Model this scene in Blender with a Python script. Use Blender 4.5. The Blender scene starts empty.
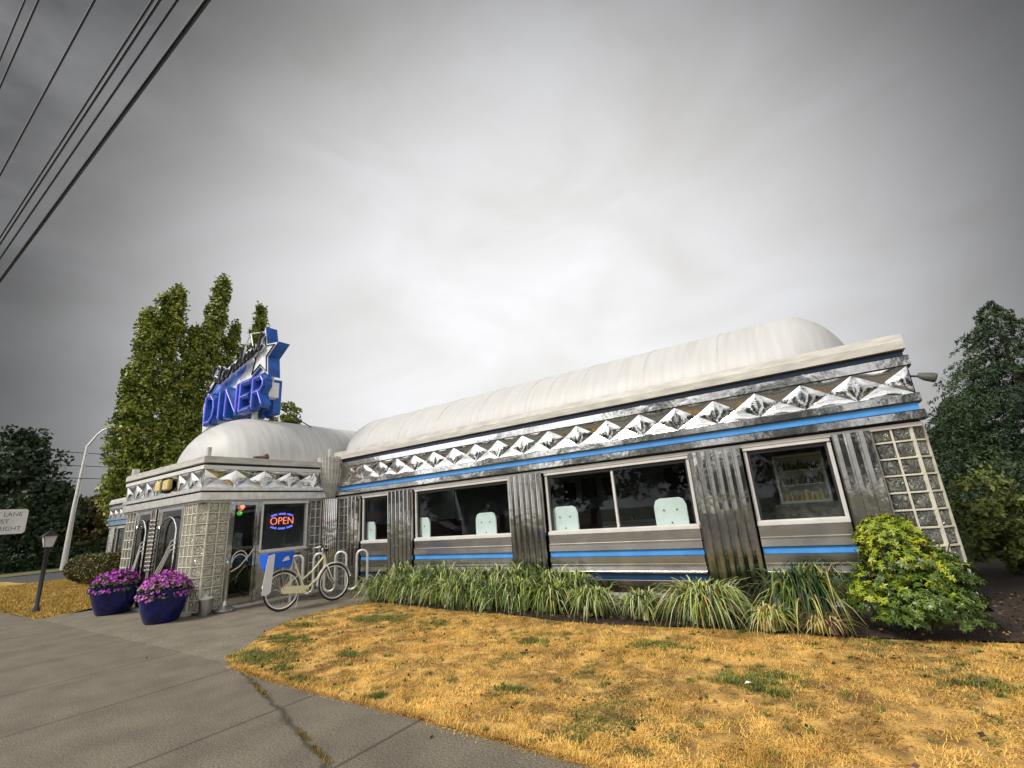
import bpy, bmesh, math, random
import numpy as np
from mathutils import Vector, Matrix
random.seed(7); rng = np.random.default_rng(7)
PI = math.pi
S = bpy.context.scene
COL = S.collection

# ---------------------------------------------------------------- camera
cam = bpy.data.objects.new('camera', bpy.data.cameras.new('camera')); COL.objects.link(cam); S.camera = cam
cam.data.sensor_width = 36; cam.data.lens = 459.93 / 1024 * 36; cam.data.clip_start = .05; cam.data.clip_end = 3000
CAMP = Vector((0, 0, 1.4))
yaw, pit, rol = math.radians(32.972), math.radians(15.845), math.radians(-4.2666)
fw = Vector((-math.sin(yaw) * math.cos(pit), math.cos(yaw) * math.cos(pit), math.sin(pit)))
rt0 = Vector((math.cos(yaw), math.sin(yaw), 0)); up0 = rt0.cross(fw)
rt = math.cos(rol) * rt0 + math.sin(rol) * up0; up = -math.sin(rol) * rt0 + math.cos(rol) * up0
cam.matrix_world = Matrix(((rt.x, up.x, -fw.x, 0), (rt.y, up.y, -fw.y, 0), (rt.z, up.z, -fw.z, CAMP.z), (0, 0, 0, 1)))

# ---------------------------------------------------------------- world, sun, exposure
SUN_EL, SUN_AZ = 48, 205        # azimuth from +Y clockwise: the soft sun stands behind the camera
W = bpy.data.worlds.new('World'); S.world = W; W.use_nodes = True
nt = W.node_tree; nt.nodes.clear()
def N(t, **k):
    n = nt.nodes.new(t)
    for a, b in k.items(): setattr(n, a, b)
    return n
def mth(op, a, b=None, c=None, clamp=False):
    n = N('ShaderNodeMath', operation=op, use_clamp=clamp)
    for i, v in enumerate((a, b, c)):
        if v is None: continue
        if isinstance(v, (int, float)): n.inputs[i].default_value = v
        else: nt.links.new(v, n.inputs[i])
    return n.outputs[0]
tc = N('ShaderNodeTexCoord')
sky = N('ShaderNodeTexSky', sky_type='NISHITA', sun_disc=False, sun_elevation=math.radians(SUN_EL), sun_rotation=math.radians(SUN_AZ))
sbg = N('ShaderNodeBackground'); sbg.inputs[1].default_value = .06
nt.links.new(sky.outputs[0], sbg.inputs[0])
def dot(v):
    n = N('ShaderNodeVectorMath', operation='DOT_PRODUCT'); nt.links.new(tc.outputs['Generated'], n.inputs[0]); n.inputs[1].default_value = v
    return n.outputs['Value']
def dirv(az, el):
    a, e = math.radians(az), math.radians(el); return (math.sin(a) * math.cos(e), math.cos(a) * math.cos(e), math.sin(e))
# bright cloud over the diner, darkened outwards to paint lens vignetting into the sky
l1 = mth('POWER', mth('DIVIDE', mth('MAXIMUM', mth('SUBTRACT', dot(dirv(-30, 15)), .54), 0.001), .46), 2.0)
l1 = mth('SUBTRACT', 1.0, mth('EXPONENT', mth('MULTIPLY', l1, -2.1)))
l2 = mth('POWER', mth('MAXIMUM', dot(dirv(-160, 25)), 0.001), 3.4)  # unseen bright lobes behind and beside, added to light the chrome
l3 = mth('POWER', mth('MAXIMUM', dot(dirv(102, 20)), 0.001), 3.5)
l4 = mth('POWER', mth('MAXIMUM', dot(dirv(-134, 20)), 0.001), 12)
mp = N('ShaderNodeMapping'); mp.inputs['Scale'].default_value = (1.2, 1.2, 2.4); nt.links.new(tc.outputs['Generated'], mp.inputs[0])
n1 = N('ShaderNodeTexNoise'); n1.inputs['Scale'].default_value = 2.2; n1.inputs['Detail'].default_value = 7; n1.inputs['Roughness'].default_value = .52
n1.inputs['Distortion'].default_value = .5
nt.links.new(mp.outputs[0], n1.inputs['Vector'])
n3 = N('ShaderNodeTexNoise'); n3.inputs['Scale'].default_value = 4.5; n3.inputs['Detail'].default_value = 5; nt.links.new(mp.outputs[0], n3.inputs['Vector'])
c2 = mth('MULTIPLY_ADD', mth('SUBTRACT', n3.outputs['Fac'], .45), 3.5, .4, clamp=True)
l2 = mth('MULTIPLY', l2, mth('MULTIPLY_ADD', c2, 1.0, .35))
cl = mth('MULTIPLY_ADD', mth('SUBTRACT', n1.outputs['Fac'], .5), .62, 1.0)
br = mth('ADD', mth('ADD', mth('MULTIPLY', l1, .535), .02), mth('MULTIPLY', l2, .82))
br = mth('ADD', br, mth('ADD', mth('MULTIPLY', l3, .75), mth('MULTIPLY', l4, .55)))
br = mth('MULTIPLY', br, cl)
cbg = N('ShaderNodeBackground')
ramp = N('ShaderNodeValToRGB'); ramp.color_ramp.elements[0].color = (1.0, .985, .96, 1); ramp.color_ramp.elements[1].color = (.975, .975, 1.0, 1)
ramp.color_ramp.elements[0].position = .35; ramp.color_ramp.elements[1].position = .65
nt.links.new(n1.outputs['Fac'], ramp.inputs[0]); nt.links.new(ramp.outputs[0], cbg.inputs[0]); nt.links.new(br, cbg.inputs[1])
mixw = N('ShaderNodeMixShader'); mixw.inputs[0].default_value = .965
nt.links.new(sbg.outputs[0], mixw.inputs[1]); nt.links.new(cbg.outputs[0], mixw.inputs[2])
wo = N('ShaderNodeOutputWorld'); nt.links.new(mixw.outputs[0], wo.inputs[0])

sl = bpy.data.lights.new('sun', 'SUN'); sl.energy = 1.5; sl.angle = math.radians(14); sl.color = (1, .95, .86)
so = bpy.data.objects.new('sun', sl); COL.objects.link(so)
so.rotation_euler = Vector(dirv(SUN_AZ, SUN_EL)).to_track_quat('Z', 'Y').to_euler()
S.view_settings.view_transform = 'Standard'; S.view_settings.look = 'None'; S.view_settings.gamma = 1; S.view_settings.use_curve_mapping = False
S.view_settings.exposure = 1.0
S.render.engine = 'CYCLES'; S.cycles.max_bounces = 8; S.cycles.transparent_max_bounces = 16; S.cycles.caustics_reflective = False

# ---------------------------------------------------------------- materials
M = {}
def mat(name, col, rough=.6, metal=0, var=.12, scale=4, col2=None, bump=0, bscale=30, bdist=.01, vscale=(1, 1, 1), emit=None, spec=.5, detail=5, thr=(.35, .65)):
    m = bpy.data.materials.new(name); m.use_nodes = True; t = m.node_tree; b = t.nodes['Principled BSDF']
    b.inputs['Roughness'].default_value = rough; b.inputs['Metallic'].default_value = metal; b.inputs['Specular IOR Level'].default_value = spec
    g = t.nodes.new('ShaderNodeNewGeometry'); mp = t.nodes.new('ShaderNodeMapping'); mp.inputs['Scale'].default_value = vscale
    t.links.new(g.outputs['Position'], mp.inputs[0])
    n = t.nodes.new('ShaderNodeTexNoise'); n.inputs['Scale'].default_value = scale; n.inputs['Detail'].default_value = detail
    t.links.new(mp.outputs[0], n.inputs['Vector'])
    r = t.nodes.new('ShaderNodeValToRGB'); e = r.color_ramp.elements
    e[0].position, e[1].position = thr
    c = Vector(col); a = c * (1 - var); d = Vector(col2) if col2 else c * (1 + var)
    e[0].color = (*a, 1); e[1].color = (*[min(x, 1) for x in d], 1)
    t.links.new(n.outputs['Fac'], r.inputs[0]); t.links.new(r.outputs[0], b.inputs['Base Color'])
    if bump:
        n2 = t.nodes.new('ShaderNodeTexNoise'); n2.inputs['Scale'].default_value = bscale; n2.inputs['Detail'].default_value = 3
        t.links.new(mp.outputs[0], n2.inputs['Vector'])
        bp = t.nodes.new('ShaderNodeBump'); bp.inputs['Strength'].default_value = bump; bp.inputs['Distance'].default_value = bdist
        t.links.new(n2.outputs['Fac'], bp.inputs['Height']); t.links.new(bp.outputs[0], b.inputs['Normal'])
    if emit:
        b.inputs['Emission Color'].default_value = (*emit[0], 1); b.inputs['Emission Strength'].default_value = emit[1]
    M[name] = m; return m
mat('chrome', (.62, .61, .59), .09, 1, .10, 9, bump=.22, bscale=3.0, bdist=.03)
mat('chrome_band', (.66, .65, .63), .12, 1, .16, 14, bump=.3, bscale=4.0, bdist=.02)
mat('satin_band', (.78, .75, .68), .3, .75, .12, 9, bump=.2, bscale=5)
mat('diamond_chrome', (.72, .71, .69), .08, 1, .06, 7, bump=.35, bscale=5, bdist=.02)
mat('siding_steel', (.58, .55, .50), .22, 1, .12, 3, bump=.15, bscale=4, bdist=.02)
mat('pilaster_steel', (.50, .485, .45), .10, 1, .10, 5, bump=.25, bscale=3.5, bdist=.02)
mat('cream_paint', (.55, .53, .475), .45, 0, .16, 3, vscale=(1, 1, 4), bump=.1)
mat('roof_paint', (.52, .515, .50), .5, 0, .07, 2.2, vscale=(5, .35, .5), bump=.15, bscale=12, thr=(.3, .62))
mat('vest_roof_paint', (.53, .525, .505), .5, 0, .10, 2.2, vscale=(.5, 4, .5), bump=.2, bscale=12, thr=(.3, .62))
mat('rust', (.14, .07, .045), .8, 0, .4, 20)
mat('white_trim', (.72, .70, .66), .35, 0, .06, 6)
mat('blue_enamel', (.09, .36, .85), .3, 0, .12, 3)
mat('dark_blue_enamel', (.012, .05, .13), .3, 0, .2, 3)
mat('shadow_gap', (.03, .035, .05), .6)
mat('wall_dark', (.06, .065, .065), .7)
mat('interior_wall', (.50, .56, .57), .6, var=.1)
mat('interior_ceiling', (.20, .21, .21), .7)
mat('interior_floor', (.36, .33, .30), .4)
mat('grout', (.66, .63, .52), .5, var=.12, scale=8)
mat('mint', (.86, .93, .89), .4, var=.04)
mat('vinyl_red', (.05, .025, .025), .3)
mat('black', (.012, .012, .013), .5)
mat('black_metal', (.02, .02, .022), .35, spec=.6)
mat('steel_dull', (.45, .44, .42), .35, 1)
mat('galvanised', (.72, .71, .67), .4, .6, .1, 10)
mat('frame_dark', (.03, .03, .032), .4)
mat('picture', (.05, .07, .07), .5, col2=(.16, .15, .12), scale=9)
mat('picture_pale', (.16, .13, .09), .5, col2=(.34, .33, .27), scale=11)
mat('yellow_lens', (.75, .58, .22), .25, var=.1)
mat('lamp_grey', (.10, .10, .09), .6)
mat('blue_pot', (.005, .008, .10), .2, 0, .45, 9, bump=.1, bscale=8)
mat('soil', (.05, .035, .02), .95)
mat('bike_cream', (.88, .78, .48), .3, 0, .03)
mat('bike_white', (.85, .83, .76), .35, 0, .04)
mat('tyre', (.02, .02, .02), .7)
mat('rubber', (.025, .025, .025), .6)
mat('spoke', (.62, .60, .54), .3, .7)
mat('blue_plastic', (.015, .13, .78), .35, var=.05)
mat('guard_white', (.72, .71, .70), .35, var=.05)
mat('sign_white', (.78, .79, .80), .4, var=.05)
mat('sign_blue', (.012, .09, .42), .35, col2=(.02, .13, .5), var=.2)
mat('sign_pale', (.10, .26, .85), .35, col2=(.45, .60, .95), scale=1.6, vscale=(.6, 1, 2.2), thr=(.42, .6))
mat('sign_navy', (.01, .03, .22), .4)
mat('neon_violet', (.25, .27, .9), .3, emit=((.14, .18, 1.0), .26))
mat('neon_red', (.9, .3, .2), .3, emit=((1.0, .22, .13), .75))
mat('neon_blue', (.2, .2, .9), .3, emit=((.16, .18, 1.0), .6))
mat('neon_green', (.2, .8, .2), .3, emit=((.15, .9, .15), .8))
mat('letter_black', (.008, .008, .01), .35)
mat('asphalt', (.055, .054, .052), .9, var=.2, scale=3, bump=.3, bscale=120, bdist=.004)
mat('kerb', (.30, .28, .25), .85)
mat('paint_white', (.7, .7, .68), .7)
mat('paint_yellow', (.7, .5, .1), .7)
mat('bark', (.09, .065, .045), .9, var=.3, scale=8, bump=.5, bscale=20)
mat('mulch', (.035, .022, .014), .95, var=.5, scale=30, bump=.8, bscale=50)
mat('leaf_bright', (.10, .15, .015), .5, var=.3, scale=2.2, col2=(.34, .37, .05), thr=(.40, .62))
mat('leaf_dark', (.018, .045, .018), .6, var=.3, scale=1.5, col2=(.05, .085, .025))
mat('leaf_yellow', (.10, .10, .02), .6, var=.3, scale=1.2, col2=(.18, .14, .03))
mat('leaf_conifer', (.014, .04, .016), .6, var=.3, scale=.9, col2=(.045, .08, .022))
mat('leaf_olive', (.07, .10, .02), .6, var=.3, scale=2.5, col2=(.17, .20, .035))
mat('leaf_lime', (.24, .34, .018), .45, var=.2, scale=5, col2=(.42, .46, .03))
mat('leaf_mid', (.06, .12, .02), .4, var=.25, scale=6, col2=(.13, .20, .03))
mat('leaf_hedge', (.07, .075, .02), .6, var=.3, scale=4, col2=(.15, .13, .03))
mat('petal', (.34, .02, .40), .5, var=.3, scale=14, col2=(.52, .05, .50))
mat('petal_pale', (.62, .20, .48), .5, var=.15, scale=14)
mat('stem', (.06, .10, .02), .6)
mat('blade_green', (.12, .21, .02), .45, var=.25, scale=3, col2=(.32, .40, .05))
mat('blade_pale', (.46, .50, .22), .45, var=.15, scale=5)
mat('blade_dark', (.02, .055, .015), .45, var=.25, scale=3, col2=(.06, .11, .025))
mat('blade_straw', (.50, .40, .14), .5, var=.2, scale=6)
mat('lawn_straw', (.62, .34, .05), .8, var=.2, scale=2.2, col2=(.92, .60, .15))
mat('lawn_brown', (.30, .17, .045), .85, var=.25, scale=2.2, col2=(.44, .26, .07))
mat('lawn_green', (.05, .09, .012), .8, var=.3, scale=5, col2=(.15, .17, .03))
mat('island_grass', (.24, .20, .03), .85, var=.3, scale=1.4, col2=(.50, .33, .06))
mat('car_paint', (.09, .10, .12), .2, .5, .05)
mat('car_glass', (.02, .025, .03), .05)
mat('red_light', (.5, .02, .02), .2)
mat('lamp_glass', (.62, .62, .58), .25)
mat('sign_face', (.62, .61, .56), .5)
mat('sign_text', (.10, .10, .10), .5)
mat('stucco_back', (.28, .25, .21), .85)
mat('distant_shingle', (.10, .09, .085), .9)

def glass(name, tint, fac):
    m = bpy.data.materials.new(name); m.use_nodes = True; t = m.node_tree; t.nodes.clear()
    tr = t.nodes.new('ShaderNodeBsdfTransparent'); tr.inputs[0].default_value = (*tint, 1)
    gl = t.nodes.new('ShaderNodeBsdfGlossy'); gl.inputs['Roughness'].default_value = .01
    lw = t.nodes.new('ShaderNodeLayerWeight'); lw.inputs[0].default_value = .5
    pw = t.nodes.new('ShaderNodeMath'); pw.operation = 'POWER'; t.links.new(lw.outputs['Facing'], pw.inputs[0]); pw.inputs[1].default_value = 5
    ma = t.nodes.new('ShaderNodeMath'); ma.operation = 'MULTIPLY_ADD'; t.links.new(pw.outputs[0], ma.inputs[0]); ma.inputs[1].default_value = 1 - fac; ma.inputs[2].default_value = fac
    mx = t.nodes.new('ShaderNodeMixShader'); o = t.nodes.new('ShaderNodeOutputMaterial')
    t.links.new(ma.outputs[0], mx.inputs[0]); t.links.new(tr.outputs[0], mx.inputs[1]); t.links.new(gl.outputs[0], mx.inputs[2]); t.links.new(mx.outputs[0], o.inputs[0])
    M[name] = m
glass('window_glass', (.92, .95, .95), .02)
glass('door_glass', (.5, .52, .5), .05)
# glass block: a moulded block, waves pressed in the glass
m = mat('glass_block', (.16, .17, .15), .06, 0, .5, 12, spec=.9)
t = m.node_tree; b = t.nodes['Principled BSDF']; g = t.nodes.new('ShaderNodeNewGeometry')
w = t.nodes.new('ShaderNodeTexWave'); w.inputs['Scale'].default_value = 7; w.inputs['Distortion'].default_value = 9; w.inputs['Detail'].default_value = 1; w.inputs['Detail Scale'].default_value = 1.6
t.links.new(g.outputs['Position'], w.inputs['Vector'])
bp = t.nodes.new('ShaderNodeBump'); bp.inputs['Strength'].default_value = .9; bp.inputs['Distance'].default_value = .03
t.links.new(w.outputs['Fac'], bp.inputs['Height']); t.links.new(bp.outputs[0], b.inputs['Normal'])
m = m.copy(); m.name = 'glass_block_pale'; M['glass_block_pale'] = m
m.node_tree.nodes['Principled BSDF'].inputs['Base Color'].default_value = (.5, .48, .36, 1)
for l in list(m.node_tree.links):
    if l.to_socket.name == 'Base Color': m.node_tree.links.remove(l)

# concrete with tooled joints and one old crack, all as marks of the slab itself
def concrete(name, col, joints):
    m = mat(name, col, .9, 0, .16, 2.4, detail=12, bump=.5, bscale=150, bdist=.004)
    t = m.node_tree; b = t.nodes['Principled BSDF']; lk = t.links
    src = [l for l in lk if l.to_socket == b.inputs['Base Color']][0].from_socket
    g = t.nodes.new('ShaderNodeNewGeometry'); sx = t.nodes.new('ShaderNodeSeparateXYZ'); lk.new(g.outputs['Position'], sx.inputs[0])
    fn = t.nodes.new('ShaderNodeTexNoise'); fn.inputs['Scale'].default_value = 80; fn.inputs['Detail'].default_value = 6; fn.inputs['Roughness'].default_value = .75; lk.new(g.outputs['Position'], fn.inputs['Vector'])
    wn = t.nodes.new('ShaderNodeTexNoise'); wn.inputs['Scale'].default_value = 5; lk.new(g.outputs['Position'], wn.inputs['Vector'])
    def mm(op, a, b_, c=None, cl=False):
        n = t.nodes.new('ShaderNodeMath'); n.operation = op; n.use_clamp = cl
        for i, v in enumerate((a, b_, c)):
            if v is None: continue
            if isinstance(v, (int, float)): n.inputs[i].default_value = v
            else: lk.new(v, n.inputs[i])
        return n.outputs[0]
    wob = mm('MULTIPLY', mm('SUBTRACT', wn.outputs['Fac'], .5), 1)
    tot = None
    for (a, bb, c, wd, wb) in joints:          # |a x + b y + c + wobble| < width
        e = mm('ADD', mm('MULTIPLY', sx.outputs[0], a), mm('MULTIPLY', sx.outputs[1], bb)); e = mm('ADD', e, c)
        e = mm('ABSOLUTE', mm('ADD', e, mm('MULTIPLY', wob, wb)), 0)
        s = mm('SUBTRACT', 1, mm('DIVIDE', e, wd), None, True)
        tot = s if tot is None else mm('MAXIMUM', tot, s)
    sp = mm('MULTIPLY_ADD', mm('SUBTRACT', fn.outputs['Fac'], .5), 5.5, 1.0)
    mx = t.nodes.new('ShaderNodeVectorMath'); mx.operation = 'SCALE'; lk.new(src, mx.inputs[0]); lk.new(sp, mx.inputs['Scale'])
    mc = t.nodes.new('ShaderNodeMix'); mc.data_type = 'RGBA'; lk.new(mm('MULTIPLY', tot, .85), mc.inputs['Factor']); lk.new(mx.outputs[0], mc.inputs['A']); mc.inputs['B'].default_value = (.025, .024, .015, 1)
    lk.new(mc.outputs['Result'], b.inputs['Base Color'])
jx = [-2.85, -4.15, -5.82, -7.4, -8.9, -10.4, -12, -13.6, -15.2, -1.4, 0.1, 1.6]
concrete('sidewalk_concrete', (.145, .124, .092), [(1, 0, -x, .022, .0) for x in jx] + [(.31, 1, -1.2, .04, .14), (0, 1, -3.06, .0, 0)][:1])
concrete('path_concrete', (.18, .155, .115), [(1, 0, 8.9, .012, 0), (0, 1, -5.0, .012, 0), (1, 0, 11.6, .012, 0)])

# lawn ground: straw thatch, brown and green patches
m = mat('lawn_ground', (.34, .19, .05), .95, 0, .35, 4.5, col2=(.78, .47, .13), bump=.8, bscale=60, bdist=.02)
m = mat('earth', (.16, .12, .06), .95, 0, .3, .3, col2=(.13, .14, .05))

# ---------------------------------------------------------------- mesh helpers
class MB:
    def __init__(s, fn=None): s.v = []; s.f = []; s.mi = []; s.fn = fn
    def add(s, vs, fs, mi=0):
        o = len(s.v)
        for p in vs: s.v.append(s.fn(p) if s.fn else tuple(p))
        for f in fs: s.f.append([i + o for i in f]); s.mi.append(mi)
        return s
    def box(s, x0, x1, y0, y1, z0, z1, mi=0):
        return s.add([(x, y, z) for z in (z0, z1) for y in (y0, y1) for x in (x0, x1)],
                     [(0, 2, 3, 1), (4, 5, 7, 6), (0, 1, 5, 4), (2, 6, 7, 3), (0, 4, 6, 2), (1, 3, 7, 5)], mi)
    def tube(s, pts, r, n=10, mi=0, close=False, cap=True):
        pts = [Vector(p) for p in pts]; k = len(pts); rs = r if isinstance(r, (list, tuple)) else [r] * k
        vs = []; prev = None
        for i, p in enumerate(pts):
            a = pts[(i - 1) % k] if (i or close) else pts[0]; b = pts[(i + 1) % k] if (i < k - 1 or close) else pts[-1]
            t = (b - a).normalized()
            if prev is None:
                x = t.orthogonal().normalized()
            else:
                x = prev - t * prev.dot(t); x = x.normalized() if x.length > 1e-6 else t.orthogonal().normalized()
            prev = x; y = t.cross(x)
            for j in range(n):
                q = 2 * PI * j / n; vs.append(p + (x * math.cos(q) + y * math.sin(q)) * rs[i])
        fs = []
        for i in range(k if close else k - 1):
            for j in range(n):
                a = i * n + j; b = i * n + (j + 1) % n; c = ((i + 1) % k) * n + (j + 1) % n; d = ((i + 1) % k) * n + j
                fs.append((a, b, c, d))
        if cap and not close: fs.append(list(range(n))[::-1]); fs.append([(k - 1) * n + j for j in range(n)])
        return s.add(vs, fs, mi)
    def lathe(s, c, prof, n=28, mi=0, cap=True):
        vs = [(c[0] + r * math.cos(2 * PI * j / n), c[1] + r * math.sin(2 * PI * j / n), c[2] + z) for r, z in prof for j in range(n)]
        fs = [(i * n + j, i * n + (j + 1) % n, (i + 1) * n + (j + 1) % n, (i + 1) * n + j) for i in range(len(prof) - 1) for j in range(n)]
        if cap: fs.append(list(range(n))[::-1]); fs.append([(len(prof) - 1) * n + j for j in range(n)])
        return s.add(vs, fs, mi)
    def prism(s, poly, place, d0, d1, mi=0):      # poly of 2-D points, place(a, b, depth) -> 3-D
        k = len(poly)
        return s.add([place(a, b, d0) for a, b in poly] + [place(a, b, d1) for a, b in poly],
                     [list(range(k))[::-1], list(range(k, 2 * k))] + [(i, (i + 1) % k, k + (i + 1) % k, k + i) for i in range(k)], mi)
    def build(s, name, mats, parent=None, smooth=False, bevel=0, loc=None):
        me = bpy.data.meshes.new(name); me.from_pydata([tuple(v) for v in s.v], [], s.f)
        for m in (mats if isinstance(mats, (list, tuple)) else [mats]): me.materials.append(M[m])
        if any(s.mi): me.polygons.foreach_set('material_index', s.mi)
        bm = bmesh.new(); bm.from_mesh(me); bmesh.ops.recalc_face_normals(bm, faces=bm.faces)
        if bevel: bmesh.ops.bevel(bm, geom=[e for e in bm.edges if e.is_manifold and e.calc_face_angle(0) > .6], offset=bevel, segments=2, affect='EDGES', clamp_overlap=True)
        bm.to_mesh(me); bm.free()
        if smooth:
            me.polygons.foreach_set('use_smooth', [True] * len(me.polygons))
            me.set_sharp_from_angle(angle=math.radians(38))
        o = bpy.data.objects.new(name, me); COL.objects.link(o)
        if loc: o.location = loc
        if parent: o.parent = parent
        return o
def tag(o, label=None, cat=None, group=None, kind=None):
    if label: o['label'] = label
    if cat: o['category'] = cat
    if group: o['group'] = group
    if kind: o['kind'] = kind
    return o
def empty(name, loc, label, cat, group=None, rz=0):
    o = bpy.data.objects.new(name, None); COL.objects.link(o); o.location = loc; o.rotation_euler.z = rz; o.empty_display_size = .2
    return tag(o, label, cat, group)
def npmesh(name, V, F, mats, mi=None, parent=None, smooth=False):
    """fast mesh from arrays; F is (n, k)"""
    me = bpy.data.meshes.new(name); n, k = F.shape
    me.vertices.add(len(V)); me.vertices.foreach_set('co', V.astype(np.float32).ravel())
    me.loops.add(n * k); me.loops.foreach_set('vertex_index', F.astype(np.int32).ravel())
    me.polygons.add(n); me.polygons.foreach_set('loop_start', np.arange(0, n * k, k, dtype=np.int32)); 
    for m_ in (mats if isinstance(mats, (list, tuple)) else [mats]): me.materials.append(M[m_])
    if mi is not None: me.polygons.foreach_set('material_index', mi.astype(np.int32))
    me.update(calc_edges=True); me.validate()
    o = bpy.data.objects.new(name, me); COL.objects.link(o)
    if parent: o.parent = parent
    return o
def leaves(P, size, mats, name, parent=None, aspect=.6, flat=.0, mi=None, droop=0):
    """one pointed leaf (a folded diamond) at every point"""
    n = len(P); a = rng.normal(size=(n, 3)); a[:, 2] = a[:, 2] * (1 - flat) - droop; a /= np.linalg.norm(a, axis=1)[:, None]
    b = rng.normal(size=(n, 3)); b -= (b * a).sum(1)[:, None] * a; b /= np.linalg.norm(b, axis=1)[:, None]
    s = (size * rng.uniform(.6, 1.3, n))[:, None]
    V = np.stack([P - a * s * .5, P + b * s * aspect * .5, P + a * s * .5, P - b * s * aspect * .5], 1).reshape(-1, 3)
    F = np.arange(4 * n).reshape(n, 4)
    return npmesh(name, V, F, mats, mi, parent)
def text_obj(name, body, size, extrude, matname, parent, mtx, shear=0, bevel=0, offset=0, space=1.0, sx=1.0):
    c = bpy.data.curves.new(name, 'FONT'); c.body = body; c.size = size; c.extrude = extrude; c.shear = shear; c.bevel_depth = bevel; c.offset = offset
    c.space_character = space; c.align_x = 'CENTER'; c.align_y = 'CENTER'
    tmp = bpy.data.objects.new('tmp', c); COL.objects.link(tmp)
    dg = bpy.context.evaluated_depsgraph_get(); me = bpy.data.meshes.new_from_object(tmp.evaluated_get(dg)); me.name = name
    bpy.data.objects.remove(tmp); bpy.data.curves.remove(c)
    me.transform(mtx @ Matrix.Diagonal((sx, 1, 1, 1))); me.materials.clear(); me.materials.append(M[matname])
    o = bpy.data.objects.new(name, me); COL.objects.link(o); o.parent = parent
    return o
FRONT = Matrix.Rotation(PI / 2, 4, 'X')                       # text facing -Y
def at(x, y, z, rot=FRONT): return Matrix.Translation((x, y, z)) @ rot

# ---------------------------------------------------------------- setting: ground
MB().add([(-400, -400, -.10), (400, -400, -.10), (400, 400, -.10), (-400, 400, -.10)], [(0, 1, 2, 3)]).build('ground', 'earth')['kind'] = 'structure'
def slab(name, poly, z, m, depth=.12, kind='structure'):
    o = MB().prism(poly, lambda a, b, d: (a, b, d), z - depth, z).build(name, m); o['kind'] = kind; return o
slab('sidewalk', [(-60, -.2), (60, -.2), (60, 2.75), (1.5, 2.75), (-1.5, 2.76), (-3, 2.83), (-4.4, 2.86), (-5.4, 2.9), (-6.02, 3.0), (-8.4, 3.08), (-11, 3.1), (-14.2, 3.14), (-60, 3.14)], 0, 'sidewalk_concrete')
slab('entry_path', [(-6.05, 3.02), (-6.46, 3.145), (-6.66, 3.5), (-7.35, 4.13), (-7.81, 4.8), (-7.98, 5.47), (-7.85, 6.3), (-7.8, 7.6), (-14.6, 7.6), (-14.5, 3.165), (-14.2, 3.165), (-11, 3.122), (-8.4, 3.10)], -.003, 'path_concrete')
slab('kerb', [(-60, -.36), (60, -.36), (60, -.204), (-60, -.204)], .004, 'kerb', .2)
slab('road', [(-200, -15), (60, -15), (60, -.364), (-200, -.364)], -.09, 'asphalt', .006)
slab('side_road', [(-42, -.36), (-30, -.36), (-30, 80), (-42, 80)], -.04, 'asphalt', .045)
mk = MB()
for x in range(-90, 30, 9): mk.box(x, x + 3, -7.55, -7.43, -.088, -.084)
o = mk.build('road_marking', 'paint_yellow'); o['kind'] = 'structure'
slab('far_pavement', [(-200, -18), (60, -18), (60, -15.004), (-200, -15.004)], .02, 'kerb', .12)
def sheet(name, poly, m, z=-.012, step=.25, amp=.02):
    """a gently uneven ground sheet over a polygon"""
    bm = bmesh.new(); vs = [bm.verts.new((x, y, z)) for x, y in poly]; bm.faces.new(vs)
    xs = [p[0] for p in poly]; ys = [p[1] for p in poly]
    for ax, lo, hi in ((0, min(xs), max(xs)), (1, min(ys), max(ys))):
        v = lo + step
        while v < hi:
            co = (v, 0, 0) if ax == 0 else (0, v, 0); no = (1, 0, 0) if ax == 0 else (0, 1, 0)
            bmesh.ops.bisect_plane(bm, geom=bm.verts[:] + bm.edges[:] + bm.faces[:], plane_co=co, plane_no=no); v += step
    for v in bm.verts:
        v.co.z += amp * (math.sin(v.co.x * 2.1 + 1) * math.cos(v.co.y * 2.7) * .5 + .5)
    me = bpy.data.meshes.new(name); bm.to_mesh(me); bm.free(); me.materials.append(M[m])
    me.polygons.foreach_set('use_smooth', [True] * len(me.polygons))
    o = bpy.data.objects.new(name, me); COL.objects.link(o); o['kind'] = 'structure'; return o
LAWN = [(-6.03, 3.01), (-5.4, 2.91), (-4.4, 2.87), (-3, 2.84), (-1.5, 2.77), (1.5, 2.76), (8, 2.76), (8, 7.0), (-.4, 6.0), (-3.4, 5.9), (-7.8, 6.4), (-7.96, 5.47), (-7.8, 4.8), (-7.34, 4.13), (-6.65, 3.5), (-6.45, 3.14)]
sheet('lawn', LAWN, 'lawn_ground')
sheet('planting_bed', [(-7.79, 6.41), (-3.4, 5.905), (-.4, 6.005), (8, 7.005), (14, 9), (14, 22), (1.4, 22), (1.2, 7.45), (-7.79, 7.45)], 'mulch', -.004, .4, .03)
sheet('grass_island', [(-60, 3.15), (-14.25, 3.15), (-14.6, 3.6), (-15.2, 4.6), (-15.2, 7.4), (-30, 7.4), (-30, 6.2), (-60, 6.2)], 'island_grass', -.02, .6, .04)
sheet('far_verge', [(-120, 6), (-42.1, 6), (-42.1, 80), (-120, 80)], 'earth', -.05, 6, .1)

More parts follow.
